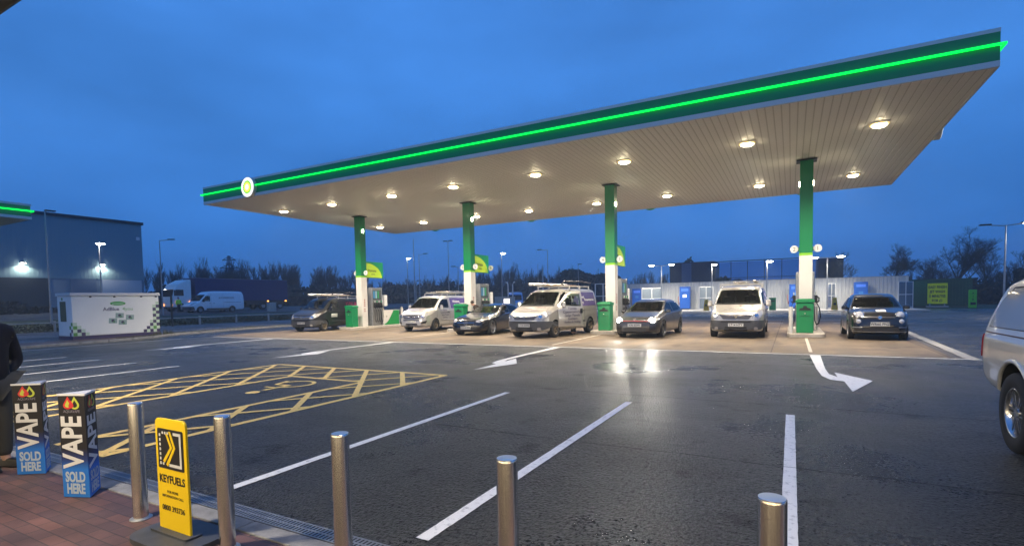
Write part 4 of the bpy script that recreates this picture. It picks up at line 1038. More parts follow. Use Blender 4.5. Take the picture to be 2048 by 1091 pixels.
pb = carpaint('black_paint', (.008, .009, .012), .18, .1)
s = Car('saloon_car', 'glossy black saloon with a low roofline and star badge, parked between two silver vans', 'car', SAL, pb, (-13.15, 22.2), R(-88), 1.02)
s.patch('windscreen', rpoly([(-.72, .99), (.72, .99), (.55, 1.32), (-.55, 1.32)], .06), 'F', glass_dk)
for d in 'LR':
    q = [rpoly([(.78, .94), (-.12, .97), (-.15, 1.28), (.12, 1.25)], .04), rpoly([(-.2, .97), (-1.10, 1.0), (-1.40, 1.08), (-.95, 1.28), (-.22, 1.31)], .05)]
    for a in q: s.patch('side_window', a if d == 'L' else a[::-1], d, glass_dk, off=.006)
    s.seam('window_trim', [((.84, .93), (-.15, .955)), ((-.15, .955), (-1.2, .985)), ((.84, .93), (.15, 1.285)), ((.15, 1.285), (-.3, 1.34)), ((-.3, 1.34), (-.95, 1.31)), ((-.95, 1.31), (-1.5, 1.06))], d, chrome, .018)
    s.seam('shut_lines', [((1.0, .32), (.98, .92)), ((-.16, .28), (-.16, .95)), ((1.0, .28), (-.16, .28)), ((-1.05, .55), (-1.25, .98))], d)
s.patch('rear_window', rpoly([(-.60, 1.08), (.60, 1.08), (.5, 1.32), (-.5, 1.32)], .05), 'B', glass_dk)
s.patch('grille', rpoly([(-.40, .46), (.40, .46), (.46, .66), (-.46, .66)], .04), 'F', mat('grille_pins', (.03, .03, .033), .3, .5), off=.012)
s.patch('grille_bar', rpoly([(-.44, .565), (.44, .565), (.44, .585), (-.44, .585)], .005), 'F', chrome, off=.022)
s.patch('lower_intake', rpoly([(-.70, .24), (.70, .24), (.78, .36), (-.78, .36)], .03), 'F', black, off=.012)
m = MB(); p = s.ray('F', 0, .575)[0]; T = Matrix.Translation((p.x + .025, 0, .575)) @ Matrix.Rotation(R(90), 4, 'Z') @ Matrix.Rotation(R(90), 4, 'X')
m.lathe([(.095, 0), (.095, .012), (.083, .014), (.080, 0)], chrome, 28, T=T)
for k in range(3):
    a = R(90 + 120 * k); m.prism([(.016 * math.cos(a + R(90)), .016 * math.sin(a + R(90))), (.016 * math.cos(a - R(90)), .016 * math.sin(a - R(90))), (.088 * math.cos(a), .088 * math.sin(a))], .002, .012, chrome, T=T)
m.build('badge', s.root)
for s_ in (1, -1):
    q = rpoly([(.50, .60), (.66, .58), (.85, .70), (.86, .76), (.64, .72), (.50, .67)], .025); h_ = s.patch('headlight', q if s_ > 0 else s.mirror(q), 'F', lens, off=.012, step=.05)
    p = s.ray('F', s_ * .68, .66)[0]; m = MB(); T = Matrix.Translation(p + Vector((.016, 0, 0))) @ Matrix.Rotation(R(90), 4, 'Y'); m.lathe([(.045, 0), (.04, .012), (0, .016)], chrome, 16, T=T); m.build('reflector', h_)
s.plate('WG18 ZZG', .36); s.door_mirrors(.62, .99, pb, (.12, .2, .13), .04); s.handles([('L', -.02, .84), ('L', -1.0, .88), ('R', -.02, .84), ('R', -1.0, .88)], chrome)
s.interior(None, [-.15], .62, .94, .74, seat_z=.48); s.wheels('twin', mat('alloy_silver', (.42, .42, .43), .3, .9), .24)

# --- small black hatchback
MINI = dict(L=3.57, fo=.72, wb=2.30, wr=.295, tr=.80, arch=1.13, rim=.64, sm=.06,
    top=[(1.785, .46), (1.77, .62), (1.71, .76), (1.5, .88), (1.15, .96), (.92, 1.01), (.30, 1.37), (0, 1.465), (-.45, 1.485), (-1.0, 1.42), (-1.3, 1.32), (-1.55, 1.02), (-1.72, .85), (-1.785, .5)],
    bot=[(1.785, .28), (1.6, .18), (-1.5, .20), (-1.785, .34)],
    belt=[(1.785, .44), (1.5, .74), (.9, .92), (-1.2, .98), (-1.785, .85)],
    hw=[(1.785, .48), (1.75, .60), (1.62, .70), (1.35, .78), (.9, .81), (-1.1, .815), (-1.5, .77), (-1.785, .62)],
    rw=[(1.785, .86), (1.1, .82), (.8, .84), (.25, .72), (-.9, .72), (-1.785, .84)])
f = Car('small_car', 'small black rounded car with round headlights and a learner plate', 'car', MINI, pb, (2.63, 23.1), R(-89.6), 1.07)
f.patch('windscreen', rpoly([(-.66, 1.04), (.66, 1.04), (.54, 1.37), (-.54, 1.37)], .06), 'F', glass_dk)
for d in 'LR':
    q = [rpoly([(.85, .98), (-.28, 1.0), (-.32, 1.36), (.12, 1.33)], .04), rpoly([(-.36, 1.0), (-1.05, 1.04), (-.92, 1.30), (-.40, 1.37)], .05)]
    for a in q: f.patch('side_window', a if d == 'L' else a[::-1], d, glass_dk)
    f.seam('shut_lines', [((.88, .36), (.88, .95)), ((-.33, .34), (-.33, .98)), ((.88, .34), (-.33, .34))], d)
for s_ in (1, -1):
    p, nn, _, _ = f.ray('F', s_ * .53, .80); T = Matrix.Translation(p + nn * .0) @ Vector((1, s_ * .25, .22)).to_track_quat('Z', 'Y').to_matrix().to_4x4()
    m = MB(); m.lathe([(.125, -.04), (.125, .02), (.112, .03)], chrome, 26, T=T); m.lathe([(.112, .022), (.08, .045), (0, .055)], mat('clear_lamp', (.55, .56, .58), .1, .3, coat=1.), 26, T=T); m.build('headlight', f.root)
    p, nn, _, _ = f.ray('F', s_ * .56, .60); T = Matrix.Translation(p) @ Vector((1, s_ * .3, .05)).to_track_quat('Z', 'Y').to_matrix().to_4x4()
    m = MB(); m.lathe([(.072, -.04), (.072, .012), (.06, .022), (0, .03)], MATS['clear_lamp'], 22, T=T); m.build('lower_lamp', f.root)
f.patch('chrome_whisker', rpoly([(-.40, .715), (.40, .715), (.40, .730), (-.40, .730)], .004), 'F', chrome, off=.014)
p = f.ray('F', 0, .72)[0]; m = MB(); T = Matrix.Translation((p.x + .01, 0, .722)) @ Matrix.Rotation(R(90), 4, 'Z') @ Matrix.Rotation(R(78), 4, 'X'); m.lathe([(.058, 0), (.058, .014), (.046, .018), (0, .014)], chrome, 24, T=T); m.build('badge', f.root)
f.patch('lower_intake', rpoly([(-.50, .30), (.50, .30), (.46, .42), (-.46, .42)], .03), 'F', black, off=.010)
f.patch('bumper_trim', [rpoly([(-.70, .405), (-.48, .405), (-.48, .425), (-.70, .425)], .005), rpoly([(.48, .405), (.70, .405), (.70, .425), (.48, .425)], .005), rpoly([(-.72, .27), (.72, .27), (.72, .285), (-.72, .285)], .005)], 'F', galv, off=.014)
m = MB(); p, nn, _, _ = f.ray('T', 1.33, .07); T = Matrix.Translation(p + nn * .014) @ nn.to_track_quat('Z', 'X').to_matrix().to_4x4()
T = Matrix.Translation(p + nn * .014) @ Matrix(((0, -nn.z, nn.x, 0), (1, 0, 0, 0), (0, nn.x, nn.z, 0), (0, 0, 0, 1)))
m.prism(rpoly([(-.13, -.13), (.13, -.13), (.13, .13), (-.13, .13)], .02), -.004, .002, white_p, T=T)
m.prism([(-.05, -.08), (.06, -.08), (.06, -.045), (-.012, -.045), (-.012, .08), (-.05, .08)], .002, .004, mat('learner_red', (.65, .02, .02), .4), T=T); m.build('learner_plate', f.root)
f.plate('WR60 PNZ', .52, w_=.50); f.door_mirrors(.62, 1.03, pb, (.12, .19, .13), .05); f.handles([('L', -.20, .86), ('R', -.20, .86)], chrome)
f.interior(None, [-.10], .60, .98, .66, seat_z=.58); f.wheels('six', mat('alloy_silver', (.42, .42, .43), .3, .9), .19)

# --- pickup with hard top, right edge
PK = dict(L=5.36, fo=.90, wb=3.22, wr=.40, tr=.93, arch=1.24, rim=.62, sm=.05, sh=.02,
    top=[(2.68, .62), (2.62, .92), (2.45, 1.02), (1.6, 1.16), (1.15, 1.20), (.45, 1.72), (.1, 1.80), (-1.0, 1.80), (-1.08, 1.79), (-2.0, 1.785), (-2.24, 1.72), (-2.54, 1.30), (-2.60, 1.14), (-2.66, 1.0), (-2.68, .62)],
    bot=[(2.68, .42), (2.4, .36), (1, .40), (-1, .42), (-1.2, .46), (-2.3, .52), (-2.68, .60)],
    belt=[(2.68, .56), (2.3, .90), (1.2, 1.09), (-1.0, 1.12), (-2.5, 1.13), (-2.68, .98)],
    hw=[(2.68, .62), (2.55, .80), (2.3, .90), (1.2, .925), (-2.2, .925), (-2.5, .905), (-2.62, .86), (-2.68, .80)],
    rw=[(2.68, .85), (1.2, .84), (.3, .72), (-1.0, .74), (-1.9, .76), (-2.1, .80), (-2.5, .90), (-2.68, .92)])
pp = carpaint('pickup_champagne_paint', (.70, .67, .58), .30, .25)
k = Car('pickup_truck', 'champagne silver pickup truck with a hard top, cut by the right edge', 'pickup truck', PK, pp, (2.865, 5.37), R(-90), 1.0)
for d in 'LR':
    q = rpoly([(-1.12, 1.22), (-2.36, 1.22), (-2.18, 1.50), (-2.06, 1.63), (-1.12, 1.67)], .07); q = q if d == 'L' else q[::-1]
    k.patch('canopy_window', q, d, mat('frosted_panel', (.30, .30, .27), .25, coat=.5), off=.004)
    k.seam('window_gasket', [((-1.12, 1.22), (-2.36, 1.215)), ((-2.36, 1.215), (-2.18, 1.50)), ((-2.18, 1.50), (-2.06, 1.64)), ((-2.06, 1.64), (-1.12, 1.68))], d, grey_p, .016)
    k.seam('hard_top_joint', [((-1.02, 1.150), (-2.52, 1.150))], d, mat('joint_brown', (.10, .05, .04), .6), .014)
    q = [rpoly([(1.0, 1.17), (.10, 1.17), (.06, 1.66), (.42, 1.62)], .05), rpoly([(.02, 1.17), (-.88, 1.17), (-.88, 1.64), (.0, 1.67)], .05)]
    for a in q: k.patch('side_window', a if d == 'L' else a[::-1], d, glass_dk)
    k.seam('shut_lines', [((-1.04, .50), (-1.04, 1.15)), ((.06, .48), (.06, 1.14)), ((1.1, .48), (1.1, 1.1)), ((-1.04, .50), (1.1, .50))], d)
    q = rpoly([(-2.695, .84), (-2.50, .86), (-2.46, 1.12), (-2.66, 1.12)][::-1], .02); q = q if d == 'L' else q[::-1]
    k.patch('tail_light', q, d, red_lens, off=.012, step=.04)
    # flared wheel arch lip
    mb = MB(); x0 = k.wx[1]; ra = .40 * 1.24; pts = []
    for t in range(-8, 189, 7):
        x = x0 + (ra + .015) * math.cos(R(t)); z = .40 + (ra + .015) * math.sin(R(t)); p = k.ray(d, x, z)[0]
        if p is not None: pts.append(p + Vector((0, .004 if d == 'L' else -.004, 0)))
    mb.tube(pts, .022, pp, 8); mb.build('arch_flare', k.root)
k.patch('windscreen', rpoly([(-.74, 1.24), (.74, 1.24), (.60, 1.66), (-.60, 1.66)], .06), 'F', glass_dk)
k.patch('rear_window', rpoly([(-.55, 1.26), (.55, 1.26), (.46, 1.62), (-.46, 1.62)], .05), 'B', glass_dk)
m = MB(); m.bx(-2.76, -2.60, -.76, .76, .48, .62, mat('bumper_metal', (.06, .06, .06), .4, .5)); m.build('rear_bumper', k.root, bevel=.04)
m = MB(); m.bx(2.60, 2.70, -.6, .6, .5, .9, black); m.build('grille', k.root, bevel=.03)
k.handles([('R', .16, 1.02), ('R', -.82, 1.02), ('L', .16, 1.02), ('L', -.82, 1.02)], pp)
k.interior(None, [.2], .85, 1.16, .74, seat_z=.80, bulk=-1.0); k.wheels('six', mat('alloy_bright', (.62, .62, .62), .2, .95), .265)
k.plate('WX65 HKD', .80, 'B')

# --- white panel van far left
DUC = dict(L=6.0, fo=.95, wb=3.6, wr=.34, tr=1.0, arch=1.18, rim=.6, sm=.07,
    top=[(3.0, .60), (2.98, .82), (2.85, 1.0), (2.4, 1.16), (2.1, 1.26), (1.35, 2.02), (1.0, 2.30), (.6, 2.36), (0, 2.38), (-2.7, 2.36), (-2.9, 2.28), (-3.0, 2.0)],
    bot=[(3.0, .34), (2.8, .26), (-2.8, .30), (-3.0, .40)], belt=[(3.0, .56), (2.8, .86), (2.1, 1.12), (-3.0, 1.2)],
    hw=[(3.0, .66), (2.9, .84), (2.6, .95), (2.0, 1.0), (-2.8, 1.0), (-3.0, .94)], rw=[(3.0, .85), (2.0, .88), (1.2, .86), (0, .88), (-3.0, .88)])
pw = carpaint('white_van_paint', (.82, .84, .88), .35, .0)
d_ = Car('panel_van', 'white high-roofed panel van on the road beyond the low rail, in front of the lorry', 'van', DUC, pw, (-60.2, 37.0), R(-90), 1.06, z=.72)
d_.patch('windscreen', rpoly([(-.84, 1.30), (.84, 1.30), (.76, 1.98), (-.76, 1.98)], .07), 'F', glass_dk)
for q in 'LR':
    a = rpoly([(1.92, 1.26), (.95, 1.26), (.95, 1.86), (1.36, 1.86)], .05); d_.patch('side_window', a if q == 'L' else a[::-1], q, glass_dk)
    mb = MB(); d_.patch('', rpoly([(1.4, .34), (-1.4, .34), (-1.4, .50), (1.4, .50)], .02), q, black, build=False, mb=mb); d_.patch('', rpoly([(-.6, 1.12), (-2.6, 1.12), (-2.6, 1.15), (-.6, 1.15)], .01), q, grey_p, build=False, mb=mb); mb.build('side_moulding', d_.root)
    d_.seam('shut_lines', [((.85, .40), (.85, 2.1)), ((-.5, .40), (-.5, 2.1))], q, grey_p)
    mb = MB(); d_.decal_text(mb, 'A.R.WINDOWS', .26, grey_p, q, -.9, 1.62, .001); mb.build('side_lettering', d_.root)
d_.patch('bumper', rpoly([(-.92, .34), (.92, .34), (.92, .70), (-.92, .70)], .05), 'F', grey_p, off=.02); d_.handles([('L', .98, 1.06), ('L', .55, 1.06)], black)
for s_ in (1, -1):
    q = rpoly([(.62, .86), (.84, .88), (.90, 1.14), (.74, 1.08)], .04); d_.patch('headlight', q if s_ > 0 else d_.mirror(q), 'F', lens, off=.014)
d_.interior(None, [1.0], 1.8, 1.3, .85, bulk=.75, seat_z=.95); d_.door_mirrors(1.75, 1.36, black, (.14, .2, .34), .1); d_.wheels('cover', galv, .22)

# --- lorry: white cab with a blue curtain trailer
lr = thing('lorry', 'lorry with a white cab and long dark blue curtain-sided trailer', 'lorry', (-66.2, 42.0, .90), R(-90))
cw = mat('cab_white', (.78, .84, .84), .4); cb_ = mat('curtain_blue', (.006, .018, .11), .55); n_, l_, b_ = nodes(cb_)
m = MB(); m.bx(-9.0, 4.3, -1.27, 1.27, 1.25, 4.05, cb_); x = -8.9
while x < 4.2: m.bx(x, x + .03, 1.27, 1.285, 1.3, 3.95, mat('strap_blue', (.010, .03, .14), .5)); x += .65
m.build('curtain', lr, bevel=.02)
m = MB(); m.bx(-9.05, 4.35, -1.29, 1.29, 4.05, 4.12, mat('trailer_rail', (.10, .14, .22), .5)); m.bx(-9.05, 4.35, -1.29, 1.29, 1.10, 1.25, dark_metal); m.bx(-8.2, -2.5, -1.2, 1.2, .65, 1.1, dark_metal); m.build('chassis', lr)
m = MB(); prof = [(6.95, .55), (6.98, 1.6), (6.75, 2.7), (6.35, 3.3), (5.3, 3.85), (4.75, 3.9), (4.75, .9), (5.2, .55)]
m.prism(prof[::-1], -1.22, 1.22, cw, T=Matrix.Rotation(R(90), 4, 'X')); m.build('cab', lr, bevel=.12, seg=3)
m = MB(); m.box((6.86, 0, 2.25), (.25, 2.1, .85), glass_wall, T=Matrix.Identity(4)); m.build('windscreen', lr, bevel=.03)
for sd in (-1, 1):
    m = MB(); m.bx(5.7, 6.6, min(sd * 1.18, sd * 1.235), max(sd * 1.18, sd * 1.235), 1.9, 2.65, glass_wall); m.build('side_window', lr, bevel=.03)
    m = MB(); m.bx(6.7, 6.85, min(sd * 1.25, sd * 1.5), max(sd * 1.25, sd * 1.5), 1.9, 2.6, black); m.build('wing_mirror', lr, bevel=.04)
for x in (6.0, 2.8, -5.0, -6.35, -7.7):
    for sd in (-1, 1):
        T = Matrix.Rotation(-R(90) * sd, 4, 'X'); m = MB(); m.lathe([(.30, .14), (.36, .15), (.48, .15), (.51, .10), (.51, -.13), (.3, -.15)], rubber, 26, T=T); wo = m.build('wheel', lr, loc=(x, sd * 1.08, .51))
        m = MB(); m.lathe([(.31, .13), (.28, .05), (.14, .06), (.12, .16), (0, .17)], galv, 20, T=T); m.build('rim', wo)
for x in (6.5, 5.0, -5.7, -8.6):
    m = MB(); m.bx(x - .12, x + .12, 1.29, 1.34, 1.08, 1.2, amber_on); m.build('marker_light', lr)
for sd in (-1, 1):
    m = MB(); m.bx(6.95, 7.02, sd * .9 - .18, sd * .9 + .18, .7, .95, amber_on); m.build('headlight', lr, bevel=.02)
# --- light blue camper beyond the pumps
CAM_ = dict(L=5.2, fo=.9, wb=2.9, wr=.33, tr=.92, arch=1.15, rim=.6, sm=.06,
    top=[(2.6, .7), (2.5, 1.1), (2.2, 1.3), (1.8, 2.0), (1.4, 2.25), (-2.2, 2.3), (-2.5, 2.15), (-2.6, 1.6)], bot=[(2.6, .35), (-2.6, .35)], belt=[(2.6, .66), (2.2, 1.1), (-2.6, 1.25)],
    hw=[(2.6, .78), (2.4, .92), (-2.4, .95), (-2.6, .85)], rw=[(2.6, .9), (1.5, .86), (-2.6, .86)])
cb2 = carpaint('camper_blue_paint', (.12, .30, .55), .35, .0)
cc = Car('camper_van', 'pale blue camper van parked far behind the black saloon', 'camper van', CAM_, cb2, (-31.0, 58.2), R(-62), 1.12)
cc.patch('windscreen', rpoly([(-.74, 1.34), (.74, 1.34), (.70, 1.95), (-.70, 1.95)], .08), 'F', glass_dk)
cc.patch('lower_panel', rpoly([(-.86, .45), (.86, .45), (.88, 1.06), (-.88, 1.06)], .05), 'F', white_p)
for q in 'LR':
    for x0 in (1.1, -.1, -1.3):
        a = rpoly([(x0 + .5, 1.4), (x0 - .5, 1.4), (x0 - .5, 1.95), (x0 + .5, 1.95)], .06); cc.patch('side_window', a if q == 'L' else a[::-1], q, glass_dk)
cc.interior(None, [1.2, -.6], 1.75, 1.3, .8, seat_z=.9); cc.wheels('cover', galv, .2)
for s_ in (1, -1): cc.patch('headlight', circ(s_ * .68, .82, .10, n=14), 'F', lens, off=.02)

# ------------------------------------------------------------------ foreground
for i, X in enumerate((-4.34, -3.27, -2.20, -1.14, -.055)):
    b = thing('bollard', 'brushed steel bollard, %s' % ['leftmost, left of the yellow sign', 'just right of the yellow sign', 'middle one of the row of five', 'second from the right, crossed by a white bay line behind', 'rightmost, only its top in the photo'][i], 'bollard', (X, 2.03, .012), .3 * i, 'steel bollards along the footway')
    m = MB(); m.lathe([(0.0495, 0), (.0495, .872), (.0485, .882), (.046, .886)], steel, 36); m.build('tube', b)
    m = MB(); m.lathe([(0.046, .886), (.03, .8875), (0, .888)], mat('bollard_cap', (.70, .72, .75), .38, 1.), 36); m.build('cap', b)
    m = MB(); m.lathe([(.0500, .0), (.074, .0), (.074, .006), (.070, .009), (.0500, .012)], galv, 36); m.build('base_flange', b)
n_, l_, b_ = nodes(steel)
t_ = n_.new('ShaderNodeTexCoord'); mp_ = n_.new('ShaderNodeMapping'); mp_.inputs['Scale'].default_value = (90, 90, .6); l_.new(t_.outputs['Object'], mp_.inputs[0])
x_ = n_.new('ShaderNodeTexNoise'); x_.inputs['Scale'].default_value = 1.; x_.inputs['Detail'].default_value = 3; l_.new(mp_.outputs[0], x_.inputs[0])
r_ = n_.new('ShaderNodeMapRange'); l_.new(x_.outputs[0], r_.inputs[0]); r_.inputs[3].default_value = .13; r_.inputs[4].default_value = .33; l_.new(r_.outputs[0], b_.inputs['Roughness'])

# yellow pavement sign
ks = thing('pavement_sign', 'yellow upright fuel card sign with a black arrow emblem on a dark rubber base', 'sign', (-3.75, 1.965, .012), R(0))
m = MB(); m.prism(rpoly([(-.185, .02), (.185, .02), (.185, .83), (-.185, .83)], [0, 0, .05, .05]), -.008, .008, yellow_b, T=Matrix.Rotation(R(90), 4, 'X')); m.build('board', ks, bevel=.003, seg=1)
m = MB(); T = Matrix.Translation((0, -.0085, 0)) @ Matrix.Rotation(R(90), 4, 'X')
m.prism(rpoly([(-.155, .48), (.155, .48), (.155, .76), (-.155, .76)], .015), 0, .0015, ink, T=T)
for i in range(7): m.prism(rpoly([(-.133, .505 + i * .033), (-.115, .505 + i * .033), (-.115, .525 + i * .033), (-.133, .525 + i * .033)], .005), .002, .003, white_p, T=T)
for i in range(3):
    m.prism(rpoly([(-.098 + i * .031, .722), (-.080 + i * .031, .722), (-.080 + i * .031, .740), (-.098 + i * .031, .740)], .005), .002, .003, white_p, T=T)
m.prism(rpoly([(-.100, .505), (-.082, .505), (-.082, .523), (-.100, .523)], .005), .002, .003, white_p, T=T)
m.prism([(-.02, .500), (.130, .500), (.130, .742), (.04, .742), (.04, .722), (.110, .722), (.110, .520), (-.02, .520)], .002, .003, white_p, T=T)
for dx in (-.02, .018):
    m.prism([(-.075 + dx, .535 - (dx > 0) * .022), (-.055 + dx, .520 - (dx > 0) * .022), (.045 + dx, .635), (-.010 + dx, .725 + (dx > 0) * .02), (-.032 + dx, .725 + (dx > 0) * .02), (.018 + dx, .635)], .002, .0035, yellow_b, T=T)
m.build('emblem_panel', ks)
m = MB()
m.text('KEYFUELS', .076, ink, T @ Matrix.Translation((0, .405, .001)), .0008, .0016, sx=.93)
m.text('FOR MORE', .026, ink, T @ Matrix.Translation((0, .318, .001)), .0005, sx=1.05); m.text('INFORMATION CALL', .026, ink, T @ Matrix.Translation((0, .285, .001)), .0005, sx=1.05)
m.text('0800 393736', .052, ink, T @ Matrix.Translation((0, .200, .001)), .0008, .0006, sx=1.0)
m.build('lettering', ks)
rb = vary(mat('rubber_base', (.05, .055, .065), .55), 8, .3)
m = MB(); m.prism(rpoly([(-.30, -.20), (.36, -.20), (.36, .20), (-.30, .20)], .16, 8), 0, .035, rb); m.prism(rpoly([(-.22, -.06), (.22, -.06), (.22, .06), (-.22, .06)], .02), .033, .05, rb)
m.build('base', ks, bevel=.012)

# triangular vape displays
vk = mat('display_black', (.005, .005, .007), .5); vw = mat('display_white', (.68, .67, .66), .4)
vb = mat('display_blue', (.01, .14, .50), .4); vr = mat('emblem_red', (.60, .03, .03), .4); vy = mat('emblem_lime', (.50, .55, .06), .4); vg = mat('display_grey', (.22, .20, .24), .5)
def blue_fade():
    m = mat('display_wrap', (.01, .1, .4), .6); n, l, b = nodes(m)
    t = n.new('ShaderNodeTexCoord'); s = n.new('ShaderNodeSeparateXYZ'); l.new(t.outputs['Object'], s.inputs[0])
    r = n.new('ShaderNodeValToRGB'); l.new(s.outputs['Z'], r.inputs[0]); e = r.color_ramp.elements
    e[0].position = 0; e[0].color = (.012, .17, .60, 1); e[1].position = .42; e[1].color = (.007, .006, .010, 1)
    q = e.new(.24); q.color = (.010, .15, .56, 1); q = e.new(.32); q.color = (.010, .03, .16, 1); l.new(r.outputs[0], b.inputs['Base Color']); return m
wrap = blue_fade()
def vape(label, A, B, C):
    A, B, C = Vector(A), Vector(B), Vector(C); cen = (A + B + C) / 3
    v = thing('vape_display', label, 'display stand', (cen.x, cen.y, .014), 0, 'triangular vape display stands')
    H_ = .88; P = [tuple(q - cen) for q in (A, B, C)]
    m = MB(); m.prism(P, .0, H_, wrap); m.build('wrap', v, bevel=.004, seg=1)
    m = MB(); m.prism([(x * 1.03, y * 1.03) for x, y in P], H_ - .012, H_ + .004, vw); m.build('top_cap', v)
    for i in range(3):
        a = Vector(P[i]); b = Vector(P[(i + 1) % 3]); d = (b - a); L_ = d.length; yaw = math.atan2(d.y, d.x); mid = (a + b) / 2
        T = Matrix.Translation((mid.x, mid.y, 0)) @ Matrix.Rotation(yaw, 4, 'Z') @ Matrix.Rotation(R(90), 4, 'X') @ Matrix.Translation((0, 0, .002))
        m = MB(); s = L_ / .3
        m.text('VAPE', .262, vw, T @ Matrix.Translation((.0, .475, .0)) @ Matrix.Rotation(R(90), 4, 'Z'), .0008, .007, sx=.74)
        m.text('SOLD', .118, mat('display_pale', (.42, .50, .60), .4), T @ Matrix.Translation((0, .172, 0)), .0008, .0045, sx=.74 * s)
        m.text('HERE', .118, MATS['display_pale'], T @ Matrix.Translation((0, .072, 0)), .0008, .0045, sx=.74 * s)
        m.text('AQUAVAPE', .034, vg, T @ Matrix.Translation((0, .735, 0)), .0008, 0, sx=1.05 * s)
        for mx_, c1 in ((-.034, vr), (.034, vy)):
            drop = [(mx_ * .9, .862)] + [(mx_ + .042 * math.cos(R(t)), .79 + .036 * math.sin(R(t))) for t in range(20, -200, -20)]
            m.prism(drop, .0, .0012 + .0004 * (mx_ > 0), c1, T=T)
            m.prism([(mx_ + (x - mx_) * .55, .79 + (y - .79) * .6) for x, y in drop], .0014, .002, vk if mx_ > 0 else vy, T=T)
        m.prism([(0, .83)] + [(.024 * math.cos(R(t)), .787 + .024 * math.sin(R(t))) for t in range(20, -200, -20)], .002, .0026, vr, T=T)
        m.build('printed_face', v)
vape('three-sided vape display stand, nearer one beside the leftmost bollard', (-5.435, 1.965), (-5.20, 2.06), (-5.40, 2.22))
vape('three-sided vape display stand in front of the person in the dark coat', (-6.59, 2.035), (-6.37, 2.18), (-6.60, 2.30))

# ------------------------------------------------------------------ people
skin = mat('skin', (.45, .26, .18), .5)
def skinned(name, chain, mt, parent=None, loc=(0, 0, 0), rz=0, sub=2):
    """chain: list of branches; each branch is [(point, radius)...]; branches may start at an existing point"""
    verts = []; rad = []; edges = []; idx = {}
    for br in chain:
        prev = None
        for p, r in br:
            k = tuple(round(a, 4) for a in p)
            if k not in idx: idx[k] = len(verts); verts.append(p); rad.append(r if isinstance(r, tuple) else (r, r))
            if prev is not None: edges.append((prev, idx[k]))
            prev = idx[k]
    me = bpy.data.meshes.new(name); me.from_pydata(verts, edges, []); me.materials.append(mt)
    o = bpy.data.objects.new(name, me)
    col.objects.link(o)
    md = o.modifiers.new('s', 'SKIN'); md.use_smooth_shade = True
    for i, sv in enumerate(me.skin_vertices[0].data): sv.radius = rad[i]; sv.use_root = (i == 0)
    ms = o.modifiers.new('u', 'SUBSURF'); ms.levels = sub; ms.render_levels = sub
    dg = bpy.context.evaluated_depsgraph_get(); dg.update()
    nm = bpy.data.meshes.new_from_object(o.evaluated_get(dg)); nm.name = name
    bpy.data.objects.remove(o); o = bpy.data.objects.new(name, nm); col.objects.link(o)
    for p in nm.polygons: p.use_smooth = True
    if not nm.materials: nm.materials.append(mt)
    o.location = loc; o.rotation_euler = (0, 0, rz)
    if parent is not None: o.parent = parent; CH.setdefault(parent.name, []).append(o)
    return o
def fingers(hand, dirv, side, r=.008):
    """five short curled finger chains rooted at the hand point"""
    out_ = []; h = Vector(hand); d = Vector(dirv).normalized(); s = Vector(side).normalized(); n = d.cross(s).normalized()
    for i, ln in enumerate((.070, .078, .073, .058)):
        a = h + s * (-.027 + .018 * i) + d * .01
        out_.append([(tuple(h), (.026, .016)), (tuple(a + d * .035), r * 1.15), (tuple(a + d * (.035 + ln * .55) + n * .008), r), (tuple(a + d * (.035 + ln * .9) + n * .03), r * .8)])
    out_.append([(tuple(h), (.026, .016)), (tuple(h - s * .035 + d * .025), r * 1.2), (tuple(h - s * .045 + d * .06 + n * .01), r)])
    return out_
